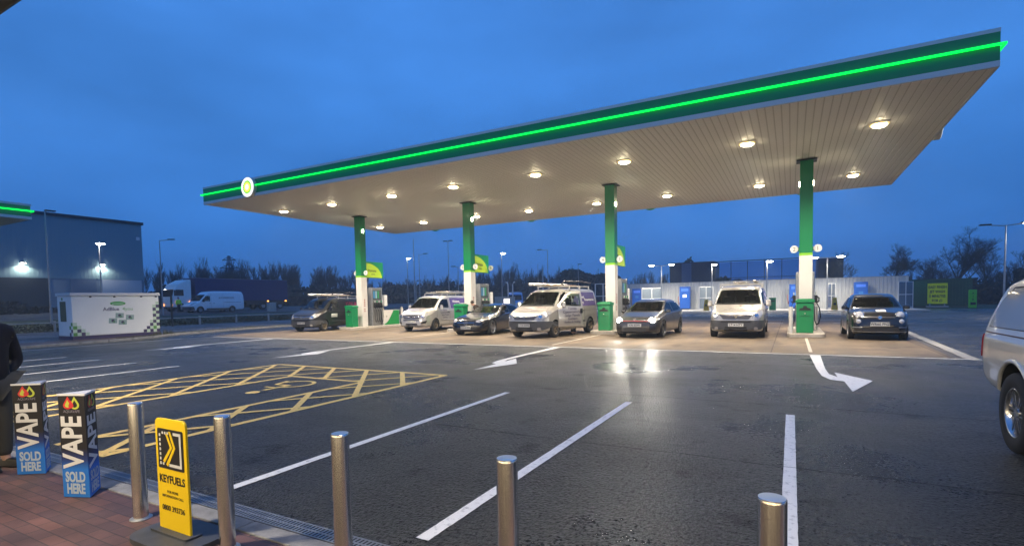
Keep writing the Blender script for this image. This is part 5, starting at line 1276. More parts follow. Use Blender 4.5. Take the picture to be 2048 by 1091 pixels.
def person(label, loc, rz, coat, trousers, hair_c, lean=0., h=1.75, arms=None, coat_len=.95, group=None):
    p = thing('person', label, 'person', loc, rz, group)
    k = h / 1.75
    # body faces +x; leaning forward tilts the upper body about the hips
    def up(x, y, z):
        if z > .95:
            a = lean; dx, dz = x, z - .95; x, z = dx * math.cos(a) + dz * math.sin(a), .95 + dz * math.cos(a) - dx * math.sin(a)
        return (x * k, y * k, z * k)
    arms = arms or {}
    ch = [[(up(0, 0, .96), (.13, .16)), (up(0, 0, 1.12), (.115, .15)), (up(0, 0, 1.32), (.125, .175)), (up(-.005, 0, 1.44), (.08, .11)), (up(.0, 0, 1.51), .052), (up(.015, 0, 1.58), (.075, .065)), (up(.02, 0, 1.66), (.098, .078)), (up(.01, 0, 1.72), (.07, .06))]]
    for s in (-1, 1):
        ch.append([(up(0, 0, .96), (.13, .16)), (up(0, s * .09, .88), .095), (up(.02, s * .10, .50), .060), (up(.0, s * .11, .10), .042), (up(.05, s * .115, .045), .040), (up(.17, s * .125, .035), .034)])
        el, ha = arms.get(s, ((.0, s * .27, 1.10), (.12, s * .25, .86)))
        elw = up(*el); hw_ = up(*ha)
        ch.append([(up(-.005, 0, 1.44), (.08, .11)), (up(-.005, s * .17, 1.42), .062), (elw, .045), (hw_, .028)])
        d = (Vector(hw_) - Vector(elw)).normalized(); ch += [[(hw_, .028), (tuple(Vector(hw_) + d * .03), (.030, .018))]]
        for f in fingers(tuple(Vector(hw_) + d * .03), d, (0, 1, 0)): ch.append([(tuple(Vector(hw_) + d * .03), (.030, .018))] + f[1:])
    skinned('body', ch, skin, p)
    # coat: torso + sleeves
    g = .022
    cc = [[(up(0, 0, coat_len), (.165, .19)), (up(0, 0, 1.12), (.14 + g, .175)), (up(0, 0, 1.32), (.13 + g, .20)), (up(-.005, 0, 1.44), (.09 + g, .13)), (up(.0, 0, 1.50), (.070, .075))]]
    for s in (-1, 1):
        el, ha = arms.get(s, ((.0, s * .27, 1.10), (.12, s * .25, .86)))
        cc.append([(up(-.005, 0, 1.44), (.09 + g, .13)), (up(-.005, s * .18, 1.42), .062 + g), (up(*el), .050 + g), (up(*ha), .036 + g * .6)])
    skinned('coat', cc, coat, p)
    tr = []
    for s in (-1, 1):
        tr.append([(up(0, 0, .96), (.15, .18)), (up(0, s * .09, .88), .112), (up(.02, s * .10, .50), .080), (up(.0, s * .11, .10), .062)])
    skinned('trousers', tr, trousers, p)
    sh = MB()
    for s in (-1, 1):
        q = up(.07, s * .118, .0); sh.box((q[0], q[1], .045), (.29, .105, .09), black, taper=.75)
    sh.build('shoes', p, bevel=.02)
    hd = Vector(up(-.01, 0, 1.675)); m = MB()
    prof = [(.0, .115), (.06, .10), (.095, .05), (.102, 0), (.095, -.05), (.0, -.06)]
    m.lathe(prof, hair_c, 16, T=Matrix.Translation(hd + Vector((-.022, 0, .012))) @ Matrix.Rotation(lean - .25, 4, 'Y')); m.build('hair', p)
    m = MB(); fc = Vector(up(.115, 0, 1.60)); m.box(fc, (.03, .022, .04), skin, taper=.6); 
    for s in (-1, 1): m.box(Vector(up(.02, s * .082, 1.61)), (.035, .02, .055), skin)
    m.build('face_features', p, bevel=.006)
    return p
coat_k = vary(mat('navy_coat', (.004, .0035, .009), .85), 12, .3); trs_g = mat('grey_trousers', (.045, .045, .042), .8); trs_k = mat('black_trousers', (.012, .012, .014), .8)
hair_b = mat('brown_hair', (.03, .018, .01), .7)
person('person in a dark coat and grey trousers standing at the left edge', (-7.03, 2.0, .012), R(20), coat_k, trs_g, hair_b, arms={-1: ((-.08, -.33, 1.08), (.03, -.10, .93)), 1: ((-.05, .31, 1.08), (.03, .10, .93))}, coat_len=.80, h=1.72)
jk = vary(mat('brown_jacket', (.030, .018, .012), .85), 12, .3)
person('person in a brown jacket bending over beside the black saloon and pump', (-15.35 + .95, 23.2, .0), R(205), jk, trs_k, hair_b, lean=.75, arms={-1: ((.12, -.24, 1.02), (.34, -.18, .95)), 1: ((.12, .24, 1.02), (.34, .18, .95))})
hv = mat('hi_vis_yellow', (.60, .95, .04), .6)
person('person in a yellow high visibility vest standing by the lorry cab', (-62.6, 34.35, .78), R(0), hv, trs_k, hair_b, h=1.8)

person('person in dark clothes standing behind the open door of the silver van', (-8.55, 21.55, .0), R(170), coat_k, trs_k, hair_b, lean=.1)

# ------------------------------------------------------------------ the shop behind the photographer
shop = thing('shop_building', 'brick shop front with lit windows and a deep flat eave', 'shop', (0, -2.7, 0))
brick_m = mat('shop_brick', (.22, .12, .09), .8)
m = MB(); m.bx(-22.8, 12, -6, -.1, 0, .55, brick_m); m.bx(-22.8, 12, -6, -.1, 2.7, 3.15, dark_metal)
for x in (-22.8, -18.4, -14, -9.6, -5.2, -.8, 3.6, 8.0, 11.6): m.bx(x, x + .4, -6, -.05, .55, 2.7, brick_m)
m.build('wall', shop)
m = MB(); m.bx(-24, 13, -6.3, 3.92, 3.19, 3.55, dark_metal); m.build('roof', shop, bevel=.02)
shop_lit = mat('lit_shop_window', (.9, .8, .6), .4, emit=(1, .80, .50), es=3.0)
for x in (-22.4, -18, -13.6, -9.2, -4.8, -.4, 4.0, 8.4):
    m = MB(); m.bx(x, x + 3.95 if x < 8 else x + 3.1, -.35, -.33, .55, 2.7, shop_lit); wn = m.build('window', shop)
    m = MB()
    for dx in (0, 1.3, 2.6): m.bx(x + dx, x + dx + .06, -.30, -.2, .55, 2.7, dark_metal)
    m.build('frame', wn)
for x in (-18, -13.5, -9, -4.5, 0, 4.5):  # unseen eave lamps; the two leftmost are added to brighten the tank unit
    m = MB(); m.cyl((x, 3.5, 3.175), (x, 3.5, 3.19), .10, lampglass, seg=20); m.build('unseen_soffit_light', shop)
    light('unseen_shop_lamp', 'SPOT', (x, 3.5, 3.15), 560 if x > -10 else 4000, (1, .88, .72), shop, rot=(R(50), 0, 0), size=.1, spot=R(118), blend=.7)

# ------------------------------------------------------------------ adblue tank
tk = thing('tank_unit', 'white rectangular fluid tank unit with green and purple checks', 'storage tank', (-30.55, 13.45, .108), 0)
tw = vary(mat('tank_white', (.82, .84, .80), .4), .9, .05)
m = MB(); m.bx(-.42, 1.05, -2.06, 1.75, .0, .16, mat('tank_plinth', (.05, .035, .10), .5)); m.build('plinth', tk)
m = MB(); m.bx(-.40, 1.045, -2.05, 1.74, .16, 2.06, tw); m.build('cabinet', tk, bevel=.03)
m = MB(); m.bx(-.44, 1.09, -2.1, 1.79, 2.06, 2.2, white_p)
for y in (-1.3, -.3, .9, 1.6): m.bx(1.046, 1.07, y - .05, y + .05, 1.98, 2.05, black)
m.build('lid', tk, bevel=.05)
TS = Matrix.Translation((1.047, 0, .0)) @ Matrix.Rotation(R(90), 4, 'Z') @ Matrix.Rotation(R(90), 4, 'X')
ck = [mat('check_purple', (.05, .035, .10), .45), mat('check_green', (.10, .30, .06), .45), mat('check_pale', (.55, .68, .52), .45)]
m = MB(); c_ = .158
def chk(i, j, kind, right=True):
    x = (1.73 - (i + 1) * c_) if right else (-2.04 + i * c_); z = .17 + j * c_
    m.prism([(x, z), (x + c_, z), (x + c_, z + c_), (x, z + c_)], 0, .002, ck[kind], T=TS)
for j in range(10):
    for i in range(5 - (0 if j == 0 else 1 if j < 3 else 2)):
        if i >= (5 if j == 0 else 4 if j == 1 else 3 if j < 4 else 2 if j < 9 else 1): continue
        if (i + j) % 2 == 0: chk(i, j, 1 if (i * 3 + j * 5) % 4 == 1 or (i + j * 2) % 7 == 3 else 0)
        else: chk(i, j, 2)
for j in range(4):
    for i in range(4 - j):
        if (i + j) % 2 == 0: chk(i, j, 1 if i == 0 else 0, False)
        else: chk(i, j, 2, False)
m.build('checks', tk); m = MB()
TS = TS @ Matrix.Translation((-.16, 0, 0)); m.prism(circ(.0, 1.68, .34, .10, 28), 0, .003, ck[1], T=TS); m.prism(circ(.0, 1.68, .30, .08, 28), .003, .004, mat('oval_green', (.06, .42, .08), .4), T=TS)
m.text('greenchem', .11, white_p, TS @ Matrix.Translation((0, 1.675, .005)), .001)
m.text('AdBlue', .235, ck[0], TS @ Matrix.Translation((-.30, 1.40, .001)), .001, .004); m.text('4you', .235, mat('text_green', (.25, .45, .2), .5), TS @ Matrix.Translation((.42, 1.40, .001)), .001, .002)
m.build('lettering', tk)
for x, z in ((-.25, .83), (.05, 1.08), (.17, .74), (.50, .98)):
    m = MB(); m.prism(rpoly([(x - .19, z - .12), (x + .17, z - .13), (x + .19, z + .11), (x - .17, z + .13)], .01), 0, .002, mat('picture_tile', (.30, .42, .38), .5), T=TS)
    m.prism(circ(x, z, .07, n=12), .002, .003, ck[0], T=TS); m.prism(circ(x + .04, z - .05, .05, n=10), .003, .004, mat('tile_green', (.08, .22, .10), .5), T=TS); m.build('picture_tile', tk)
TE = FZ(.33, -2.052, 0)
m = MB(); m.prism(rpoly([(-.45, .85), (.15, .85), (.15, 1.80), (-.45, 1.80)], .02), 0, .004, mat('vent_panel', (.06, .09, .05), .5), T=TE); m.build('vent_panel', tk)
m = MB(); m.prism(circ(-.20, 1.92, .07), 0, .004, ck[1], T=TE); m.build('round_label', tk); m = MB()
for i in range(4):
    for j in range(2):
        x = .40 + j * .158; z = .17 + i * .158
        if (i + j) % 2 == 0: m.prism([(x, z), (x + .158, z), (x + .158, z + .158), (x, z + .158)], 0, .003, ck[1 if i > 1 else 0], T=TE)
m.build('checks', tk)

# ------------------------------------------------------------------ low rail, hedge, verge
rl = thing('knee_rail', 'low galvanised rail fence with short square posts along the footpath', 'fence', (-41.8, 30, 0))
m = MB()
for z in (.64,): m.bx(-.03, .03, -38, 34, z, z + .07, galv)
m.build('rail', rl)
y = -36.5
while y < 34:
    m = MB(); m.bx(-.06, .06, y - .06, y + .06, -.1, .74, galv); m.bx(-.065, .065, y - .065, y + .065, .74, .76, white_p); m.build('post', rl); y += 3.1
def leaf_mass(name, pts, n, size, mt, seed=1, flat=.6):
    """leaf clumps scattered through blobs: pts = list of (centre, (rx,ry,rz))"""
    rnd = random.Random(seed); m = MB(); vs = []; fs = []
    tot = sum(a[1][0] * a[1][1] * a[1][2] for a in pts)
    for c0, rr in pts:
        k = int(n * rr[0] * rr[1] * rr[2] / tot) + 3
        for _ in range(k):
            while True:
                q = Vector((rnd.uniform(-1, 1), rnd.uniform(-1, 1), rnd.uniform(-1, 1)))
                if q.length < 1: break
            q = q * (.6 + .4 * rnd.random()) if q.length < .6 else q
            p = Vector(c0) + Vector((q.x * rr[0], q.y * rr[1], q.z * rr[2]))
            s = size * rnd.uniform(.6, 1.4); a = Vector((rnd.gauss(0, 1), rnd.gauss(0, 1), rnd.gauss(0, 1))).normalized(); b = a.orthogonal().normalized(); 
            o_ = len(vs); vs += [p + a * s, p + b * s * .6, p - a * s, p - b * s * .6]; fs.append((o_, o_ + 1, o_ + 2, o_ + 3))
    m.add(vs, fs, mt); return m.build(name)
hedge_m = vary(mat('hedge_leaves', (.030, .034, .020), .8), 1.5, .5)
blobs = []
rh = random.Random(4)
y = 3
while y < 64: blobs.append(((-42.5 + rh.uniform(-.1, .1), y, .28), (.5, 1.3, .38 + rh.uniform(-.05, .08)))); y += 1.6
tagp(leaf_mass('low_hedge', blobs, 16000, .06, hedge_m, 3), 'low dark clipped hedge behind the knee rail', 'hedge')
bk = vary(mat('bramble_leaves', (.035, .026, .022), .85), 1.2, .5)
blobs = [((-71 + rh.uniform(-1, 1), y, 1.15), (2.0, 2.4, .8 + rh.uniform(-.2, .5))) for y in range(8, 34, 2)]
tagp(leaf_mass('bramble_bank', blobs, 6000, .22, bk, 5), 'brown scrub growing in front of the warehouse doors', 'scrub', kind='stuff')
blobs = [((-75 + rh.uniform(-1, 1), y, 1.4), (2.0, 2.4, 1.4 + rh.uniform(-.3, .6))) for y in range(38, 96, 2)]
tagp(leaf_mass('roadside_scrub', blobs, 14000, .25, bk, 6), 'dark scrub along the far side of the road', 'scrub', kind='stuff')
tuft = vary(mat('dry_grass', (.10, .10, .035), .9), 2, .4)
m = MB(); rg = random.Random(8)
def pathpt(t):
    y_ = 12.5 + t * 24; 
    for a, b in zip(KP[:-1], KP[1:]):
        if a[1] <= y_ <= b[1]: return a[0] + (b[0] - a[0]) * (y_ - a[1]) / (b[1] - a[1]), y_
    return KP[-1]
for _ in range(2600):
    t = rg.random(); x, y_ = pathpt(t); dn = max(0, noise.noise(Vector((x * .9, y_ * .5, 0)))) ; 
    x += rg.gauss(-.12, .10); h_ = rg.uniform(.03, .10) + dn * .5 * rg.random(); a = rg.uniform(0, 6.3)
    m.add([(x + .012 * math.cos(a), y_ + .012 * math.sin(a), .09), (x - .012 * math.cos(a), y_ - .012 * math.sin(a), .09), (x + rg.gauss(0, .04), y_ + rg.gauss(0, .04), .1 + h_)], [(0, 1, 2)], tuft)
tagp(m.build('grass_tufts'), 'dry grass tufts growing along the footpath kerb', 'grass', kind='stuff')

# ------------------------------------------------------------------ lamp posts
def lamp_post(label, x, y, h, heads=1, lit=True, z0=None, arm=1.0, ang=0., r=.07, power=60, name='lamp_post', group='car park lamp posts', headr=.28, glow=None):
    z0 = ground_z(x) if z0 is None else z0
    p = thing(name, label, 'lamp post', (x, y, z0), ang, group)
    m = MB(); m.cyl((0, 0, 0), (0, 0, h * .16), r * 1.25, galv, r * 1.25, 12); m.cyl((0, 0, h * .16), (0, 0, h), r * .9, galv, r * .55, 12); m.build('pole', p)
    ds = [1] if heads == 1 else [-1, 1]
    m = MB()
    for s in ds: m.cyl((0, 0, h - .05), (s * arm, 0, h + .05), .035, galv, seg=8)
    if heads: m.build('arm', p)
    for s in ds[:heads]:
        on = lit if isinstance(lit, bool) else lit[0 if s < 0 else 1]
        m = MB(); m.box((s * (arm + .2), 0, h + .09), (.62, .30, .09), dark_metal); hd = m.build('lantern', p, bevel=.02)
        if on:
            m = MB(); m.lathe([(0, -.10), (headr * .6, -.07), (headr, 0), (headr * .9, .03), (0, .035)], glow or led_w, 14, T=Matrix.Translation((s * (arm + .2), 0, h + .03))); m.build('lit_lens', hd)
            light('street_light', 'SPOT', (s * (arm + .2), 0, h - .12), power, (1, .90, .72), p, size=.15, spot=R(150), blend=.6)
    return p
# wash bay row
lamp_post('double headed lamp post at the left end of the wash bay wall', -13.46, 62, 5.28, 2, True, 0, .95, headr=.30, power=1500)
lamp_post('single lamp post behind the wall, left of the head-on silver van', -7.88, 62, 5.06, 1, True, 0, .05, headr=.28, power=1500)
lamp_post('single lamp post behind the wall, right of the head-on silver van', -2.32, 62, 5.15, 1, True, 0, .05, headr=.32, power=1500)
lamp_post('double headed lamp post behind the wall, right of the rightmost column', 3.23, 62, 5.32, 2, True, 0, .95, headr=.36, power=1500)
lamp_post('double headed lamp post at the right edge with only one head lit', 12.5, 46, 5.95, 2, (False, True), 0, .85, headr=.20, power=1200)
# left side
lamp_post('lit lamp post behind the white tank unit', -50, 21.4, 6.4, 1, True, None, .05, headr=.30, power=60)
lamp_post('tall unlit lamp post in front of the warehouse wall', -48, 17.3, 8.4, 1, False, None, .1, ang=R(90))
lamp_post('unlit lamp post beside the lorry cab', -57, 29.7, 7.7, 1, False, None, .9, ang=R(40), r=.07)
lamp_post('lit lamp post between the first and second columns', -49.9, 60, 7.9, 1, True, 0, .05, headr=.32)
lamp_post('tallest unlit mast between the first and second columns', -48.8, 60.2, 10.7, 0, False, 0, .1, r=.09, name='lighting_mast')
lamp_post('unlit lamp post just right of the tallest mast', -47.7, 60, 8.4, 1, False, 0, .8, ang=R(20))
lamp_post('unlit double headed lamp post left of the second column', -42.5, 60, 9.9, 2, False, 0, .25)
lamp_post('short unlit lamp post close left of the second column', -40.9, 60, 6.3, 1, False, 0, .6, ang=R(180))
lamp_post('lit lamp post above the black saloon, right of the second column', -33.9, 60, 7.7, 1, True, 0, .05, headr=.34)
lamp_post('unlit lamp post above the silver van with the open door', -27.2, 60, 7.8, 1, False, 0, .9, ang=R(180))
lamp_post('thin mast with a wind vane above the silver van roof', -38.1, 80, 7.6, 0, False, 0, .1, name='mast')
lamp_post('thick short mast above the silver van roof', -37.2, 80, 6.9, 0, False, 0, .1, r=.16, name='mast')
lamp_post('unlit lamp post in front of the dark evergreen tree', -30.8, 80, 7.1, 1, False, 0, .1)
lamp_post('short white bracket lamp post left of the silver grey van', -49.6, 61.5, 4.6, 1, False, 0, .4)

# ------------------------------------------------------------------ wash bays
wb = thing('corrugated_wall', 'long pale grey corrugated metal wall behind the wash bays', 'wall', (-4.5, 67.2, 0))
m = MB(); x = -15.1; pr = []
while x < 15.05:
    for dx, dy in ((0, 0), (.14, 0), (.17, -.05), (.31, -.05)):
        if x + dx <= 15.05: pr.append((x + dx, dy))
    x += .34
vs = [(x, y, z) for x, y in pr for z in (.0, 3.3)]
m.add(vs, [(2 * i, 2 * i + 2, 2 * i + 3, 2 * i + 1) for i in range(len(pr) - 1)], fence_m)
m.bx(-15.1, 15.05, .06, .12, 0, 3.28, fence_m); m.build('panels', wb)
m = MB(); m.bx(-15.15, 15.1, -.08, .14, 3.3, 3.36, galv); m.bx(15.0, 15.25, -.10, .16, 0, 3.3, white_clad); m.build('edge_trim', wb)
for i, (x, h_) in enumerate(((-17.4, 2.7), (-11.5, 2.8), (.42, 2.75), (6.5, 2.8))):
    g = thing('wash_machine', 'blue jet wash machine, %s' % ['leftmost, above the silver grey hatchback', 'left of the white van, partly lit', 'left of the nearest column', 'above the small black car'][i], 'jet wash', (x, 66.2, .006), 0, 'blue jet wash machines')
    m = MB(); m.bx(-.62, .62, -.35, .35, 0.1, h_, blue_m); m.bx(-.5, .5, -.3, .3, 0, .1, black); m.build('cabinet', g, bevel=.05)
    m = MB(); m.bx(-.42, .42, -.365, -.352, h_ - .55, h_ - .25, mat('machine_sign', (.05, .16, .6), .4, emit=(.15, .3, 1), es=.25)); m.bx(-.2, .2, -.37, -.355, 1.5, 1.8, screen_on if i == 1 else mat('panel_blue', (.05, .2, .5), .4)); m.build('control_panel', g)
    m = MB(); m.tube([(-.75, -.1, 1.9), (-.80, -.15, 1.2), (-.72, -.2, .5), (-.6, -.2, 1.0)], .03, red_lens, 6); m.bx(-.82, -.62, -.15, .05, 1.6, 2.2, galv); m.build('lance', g)
for i, (x0, x1, y) in enumerate(((-15.9, -14.0, 64), (-9.3, -8.1, 64), (3.3, 4.1, 64), (9.2, 10.7, 64))):
    g = thing('wash_bay_screen', 'white framed wash bay screen, %s' % ['leftmost', 'second from the left, beside the white van', 'third from the left, by a yellow cone', 'rightmost, at the wall end'][i], 'screen', ((x0 + x1) / 2, y, .006), 0, 'wash bay side screens')
    wd = x1 - x0; yy = (0, 2.6)
    # screen runs back towards the wall
    m = MB()
    for t in (0, .5, 1):
        xx = -wd / 2 + wd * t; yq = -2.2 * (1 - t) + .6
        m.box((xx, yq, 1.35), (.09, .09, 2.7), white_p)
    a = Vector((-wd / 2, -1.6, 0)); b = Vector((wd / 2, .6, 0)); d = b - a
    for z in (.15, 1.4, 2.66): m.box(((a.x + b.x) / 2, (a.y + b.y) / 2, z), (d.length, .06, .07), white_p, rz=math.atan2(d.y, d.x))
    m.build('frame', g)
    m = MB(); m.box(((a.x + b.x) / 2, (a.y + b.y) / 2, 1.4), (d.length, .012, 2.5), mat('screen_sheet', (.30, .36, .42), .12, trans=.5), rz=math.atan2(d.y, d.x)); m.build('sheet', g)
g = thing('wire_gate', 'white tube framed gate at the left end of the wash bay wall', 'gate', (-21.6, 66.8, 0))
m = MB()
for x in (-1.7, -.6, .5, 1.6): m.bx(x - .05, x + .05, -.05, .05, 0, 3.5, white_p)
for z in (.2, 1.8, 3.45): m.bx(-1.7, 1.6, -.04, .04, z, z + .08, white_p)
m.build('gate_frame', g)
for i, x in enumerate((-8.05, 3.7)):
    g = thing('safety_cone', 'yellow folding floor sign, %s' % ('left of the white van', 'right of the nearest column')[i], 'floor sign', (x, 58.9, .006), 0, 'yellow floor signs')
    m = MB(); ym = mat('cone_yellow', (.75, .42, .02), .5)
    for s in (-1, 1): m.box((0, s * .22, .60), (.55, .04, 1.2), ym, taper=.6, T=Matrix.Rotation(s * .17, 4, 'X'))
    m.build('panels', g)
    m = MB(); m.prism(circ(0, .62, .12, n=12), 0, .01, ink, T=FZ(0, -.31, 0)); m.build('pictogram', g)
def far_bin(x, y, label):
    b = thing('litter_bin', label, 'litter bin', (x, y, .006)); m = MB(); m.box((0, 0, .6), (.62, .5, 1.2), bin_green); m.box((0, 0, 1.25), (.68, .56, .12), bin_green); m.build('bin_body', b, bevel=.03)
    m = MB(); m.box((0, -.26, .95), (.4, .02, .12), black); m.build('waste_opening', b)
far_bin(-1.7, 60.2, 'green litter bin far behind the white van, in front of the corrugated wall')
g = thing('price_banner', 'yellow lettered banner standing in front of the green cabin', 'banner', (13.5, 69.0, 0), R(-6))
m = MB(); m.bx(-.82, .82, -.02, .02, .35, 2.5, mat('banner_yellow', (.90, .84, .015), .6))
for i, s in enumerate(('EASY FINISH', 'JET WASH', '5 MINUTES', 'FOR £1')): m.text(s, .38, ink, FZ(0, -.022, 2.08 - i * .47), .001, .012, sx=.72)
m.build('banner', g)
m = MB(); m.bx(-.9, .9, -.5, .5, 0, .12, galv); 
for s in (-1, 1): m.cyl((s * .6, 0, .1), (s * .6, 0, .4), .05, galv, seg=8)
m.build('base', g, bevel=.03)
g = thing('storage_cabin', 'dark green steel storage cabin behind the yellow banner', 'cabin', (14.0, 72.5, 0), R(-3))
gm = vary(mat('cabin_green', (.006, .075, .035), .5), .7, .2); x = -2.1
m = MB(); m.bx(-2.2, 2.9, -1.2, 1.2, .05, 2.9, gm)
while x < 2.8: m.bx(x, x + .12, -1.24, -1.2, .15, 2.8, gm); x += .28
m.build('walls', g)
m = MB(); m.bx(-2.25, 2.95, -1.27, 1.25, 2.9, 3.0, gm); m.build('roof', g)
m = MB(); m.bx(-2.15, -.9, -1.29, -1.245, .1, 2.8, mat('door_green', (.008, .12, .05), .5)); m.build('door', g)
g = thing('air_tower', 'bright green tyre inflator pillar right of the yellow banner', 'air tower', (15.3, 64.6, 0))
m = MB(); m.bx(-.28, .28, -.2, .2, 0, 1.75, mat('pillar_green', (.06, .50, .03), .45)); m.build('pillar', g, bevel=.05)
for i, z in enumerate((1.4, 1.1, .8)):
    m = MB(); m.text('AIR' [i], .26, ink, FZ(0, -.203, z), .001, .004); m.build('letter', g)
m = MB(); m.bx(-.2, .2, -.21, -.19, .3, .55, ink); m.build('hose_recess', g)
# box with vent pipes near the middle
g = thing('tank_vent_box', 'low pale cabinet with two hooked white vent pipes, right of the second column', 'cabinet', (-28.2, 50.5, 0))
m = MB(); m.bx(-1.1, 1.1, -.4, .4, 0, 1.95, concrete_w); m.build('cabinet', g, bevel=.03)
m = MB(); m.bx(.1, .8, -.42, -.40, 1.2, 1.7, screen_on); m.build('lit_notice', g)
for x in (.15, .75):
    m = MB(); m.tube([(x, .5, 0), (x, .5, 3.3), (x - .08, .5, 3.5), (x - .25, .5, 3.55)] if x < .5 else [(x, .5, 0), (x, .5, 3.3), (x + .1, .5, 3.5), (x + .28, .5, 3.58)], .065, white_p, 8); m.build('vent_pipe', g)

g = thing('utility_cabinet', 'small pale roadside cabinet beyond the knee rail, right of the white panel van', 'cabinet', (-58, 43.1, ground_z(-58)))
m = MB(); m.box((0, 0, .55), (.5, 1.0, 1.1), concrete_w); m.build('box', g, bevel=.02)
m = MB(); m.box((0, 0, 1.12), (.58, 1.08, .06), concrete_w); m.build('lid', g, bevel=.01)
o = MB().cyl((0, 0, 0), (0, 0, 2.3), .07, dark_metal, seg=10).build('signpost', loc=(-40.1, 21.5, .1)); tagp(o, 'plain dark post on the footpath just right of the white tank unit', 'post')
g = thing('notice_board', 'red and white notice board behind the islands, left of a silver van', 'notice board', (-31.2, 33.5, 0))
m = MB(); m.bx(-.45, .45, -.02, .02, .5, 1.55, mat('notice_red', (.45, .03, .03), .5)); m.bx(-.40, .40, -.026, -.02, .55, .98, white_p); m.text('STOP', .3, white_p, FZ(0, -.024, 1.25), .001, .006); m.build('board', g)
m = MB(); m.bx(-.4, -.34, -.02, .04, 0, .5, galv); m.bx(.34, .4, -.02, .04, 0, .5, galv); m.build('legs', g)

# ------------------------------------------------------------------ large buildings
wh = thing('warehouse', 'large blue-grey metal clad warehouse with loading doors on the left', 'warehouse', (-75, 22, 1.3))
wm = mat('cladding_blue', (.18, .29, .33), .55)
wvm = mat('cladding_ribbed', (.185, .295, .335), .55); wlow = vary(mat('warehouse_lower', (.16, .22, .28), .6), .3, .12); wdoor = mat('warehouse_door', (.018, .028, .04), .6)
m = MB(); m.bx(-40, 0, -60, 14.9, 0, 3.75, wlow); m.bx(-40, .05, -60, 14.9, 3.75, 10.9, wm)
y = -12.
while y < 14.8: m.bx(.05, .062, y, y + .16, 3.8, 10.85, wvm); y += .4
m.build('wall', wh)
m = MB(); m.bx(-40.2, .25, -60, 15.1, 10.9, 11.25, dark_metal); m.build('roof', wh)
for y0, y1, mt in ((-3.6, 5.0, wdoor), (10.2, 14.6, mat('shutter_pale', (.40, .46, .52), .5)), (7, 9.6, mat('door_blue', (.10, .15, .22), .5))):
    m = MB(); m.bx(0, .06, y0, y1, .1, 3.7, mt); m.build('loading_door', wh)
for y, z in ((2.7, 5.4), (10.2, 5.6)):
    m = MB(); m.box((.35, y, z), (.5, .3, .14), dark_metal); m.box((.40, y, z - .09), (.30, .34, .06), led_w); m.build('wall_light', wh); light('wall_lamp', 'SPOT', (.42, y, z - .25), 350, (1, .92, .75), wh, size=.1, spot=R(160), blend=.5)
m = MB(); m.bx(.1, .16, 14.2, 14.6, 8.9, 9.3, white_p); m.build('wall_sign', wh)
# second canopy on the left
c2 = thing('lorry_canopy', 'second green edged canopy with a green light strip cut by the left edge', 'canopy', (-50, 6, 0))
def c2b(x0, x1, y0, y1, z0, z1, mt, name):
    m = MB(); m.bx(x0, x1, y0, y1, z0, z1, mt); return m.build(name, c2)
c2b(-8, 6.1, -10, 9.0, 7.45, 7.49, soffit, 'soffit'); c2b(-8.03, 6.18, -10, 9.1, 7.42, 7.60, pale_grey, 'lower_trim'); c2b(-8, 6.15, -10, 9.06, 7.6, 8.28, green_dk, 'fascia'); c2b(-8.02, 6.18, -10, 9.1, 8.28, 8.42, pale_grey, 'upper_trim')
c2b(6.2, 6.28, -10, 9.2, 7.92, 8.0, neon, 'light_strip'); c2b(-8, 6.28, 9.1, 9.2, 7.92, 8.0, neon, 'light_strip')
for y in (-8.,): c2b(-1.2, -.7, y, y + .5, 0, 7.42, green, 'column')
for y in (-6, 0, 6):
    m = MB(); m.box((-1, y, 7.39), (.45, .45, .05), lampglass); m.build('downlight', c2); light('canopy_lamp', 'SPOT', (-1, y, 7.3), 1500, (1, .72, .4), c2, size=.15, spot=R(150), blend=.7)
# building with netting
nb = thing('sports_building', 'dark blue building with a tall net behind the corrugated wall', 'building', (-8, 110, 0))
nbm = mat('dark_blue_cladding', (.012, .020, .045), .6); nlt = mat('blue_glass_wall', (.15, .28, .42), .3, trans=.0)
m = MB(); m.bx(-14.2, -5.5, 0, 8, 0, 8.5, nbm); m.build('cladding', nb); m = MB(); m.bx(12.2, 16.2, 0, 8, 0, 8.05, nbm); m.build('cladding', nb)
m = MB(); m.bx(-11.8, -9.9, -.06, 0, 0, 8.3, mat('wall_blue', (.06, .11, .2), .5)); m.build('wall_panel', nb)
m = MB(); m.bx(-5.5, 12.2, .3, .32, 4.0, 8.15, thin_glass('net_mesh', (.62, .70, .80))); m.build('net', nb)
m = MB(); x = -5.4
while x < 12.3: m.bx(x - .06, x + .06, .1, .25, 0, 8.35, dark_metal); x += 2.95
m.bx(-14, 12.3, .1, .25, 8.25, 8.4, dark_metal); m.bx(-5.4, 12.3, .12, .22, 5.0, 5.1, dark_metal); m.build('net_frame', nb)

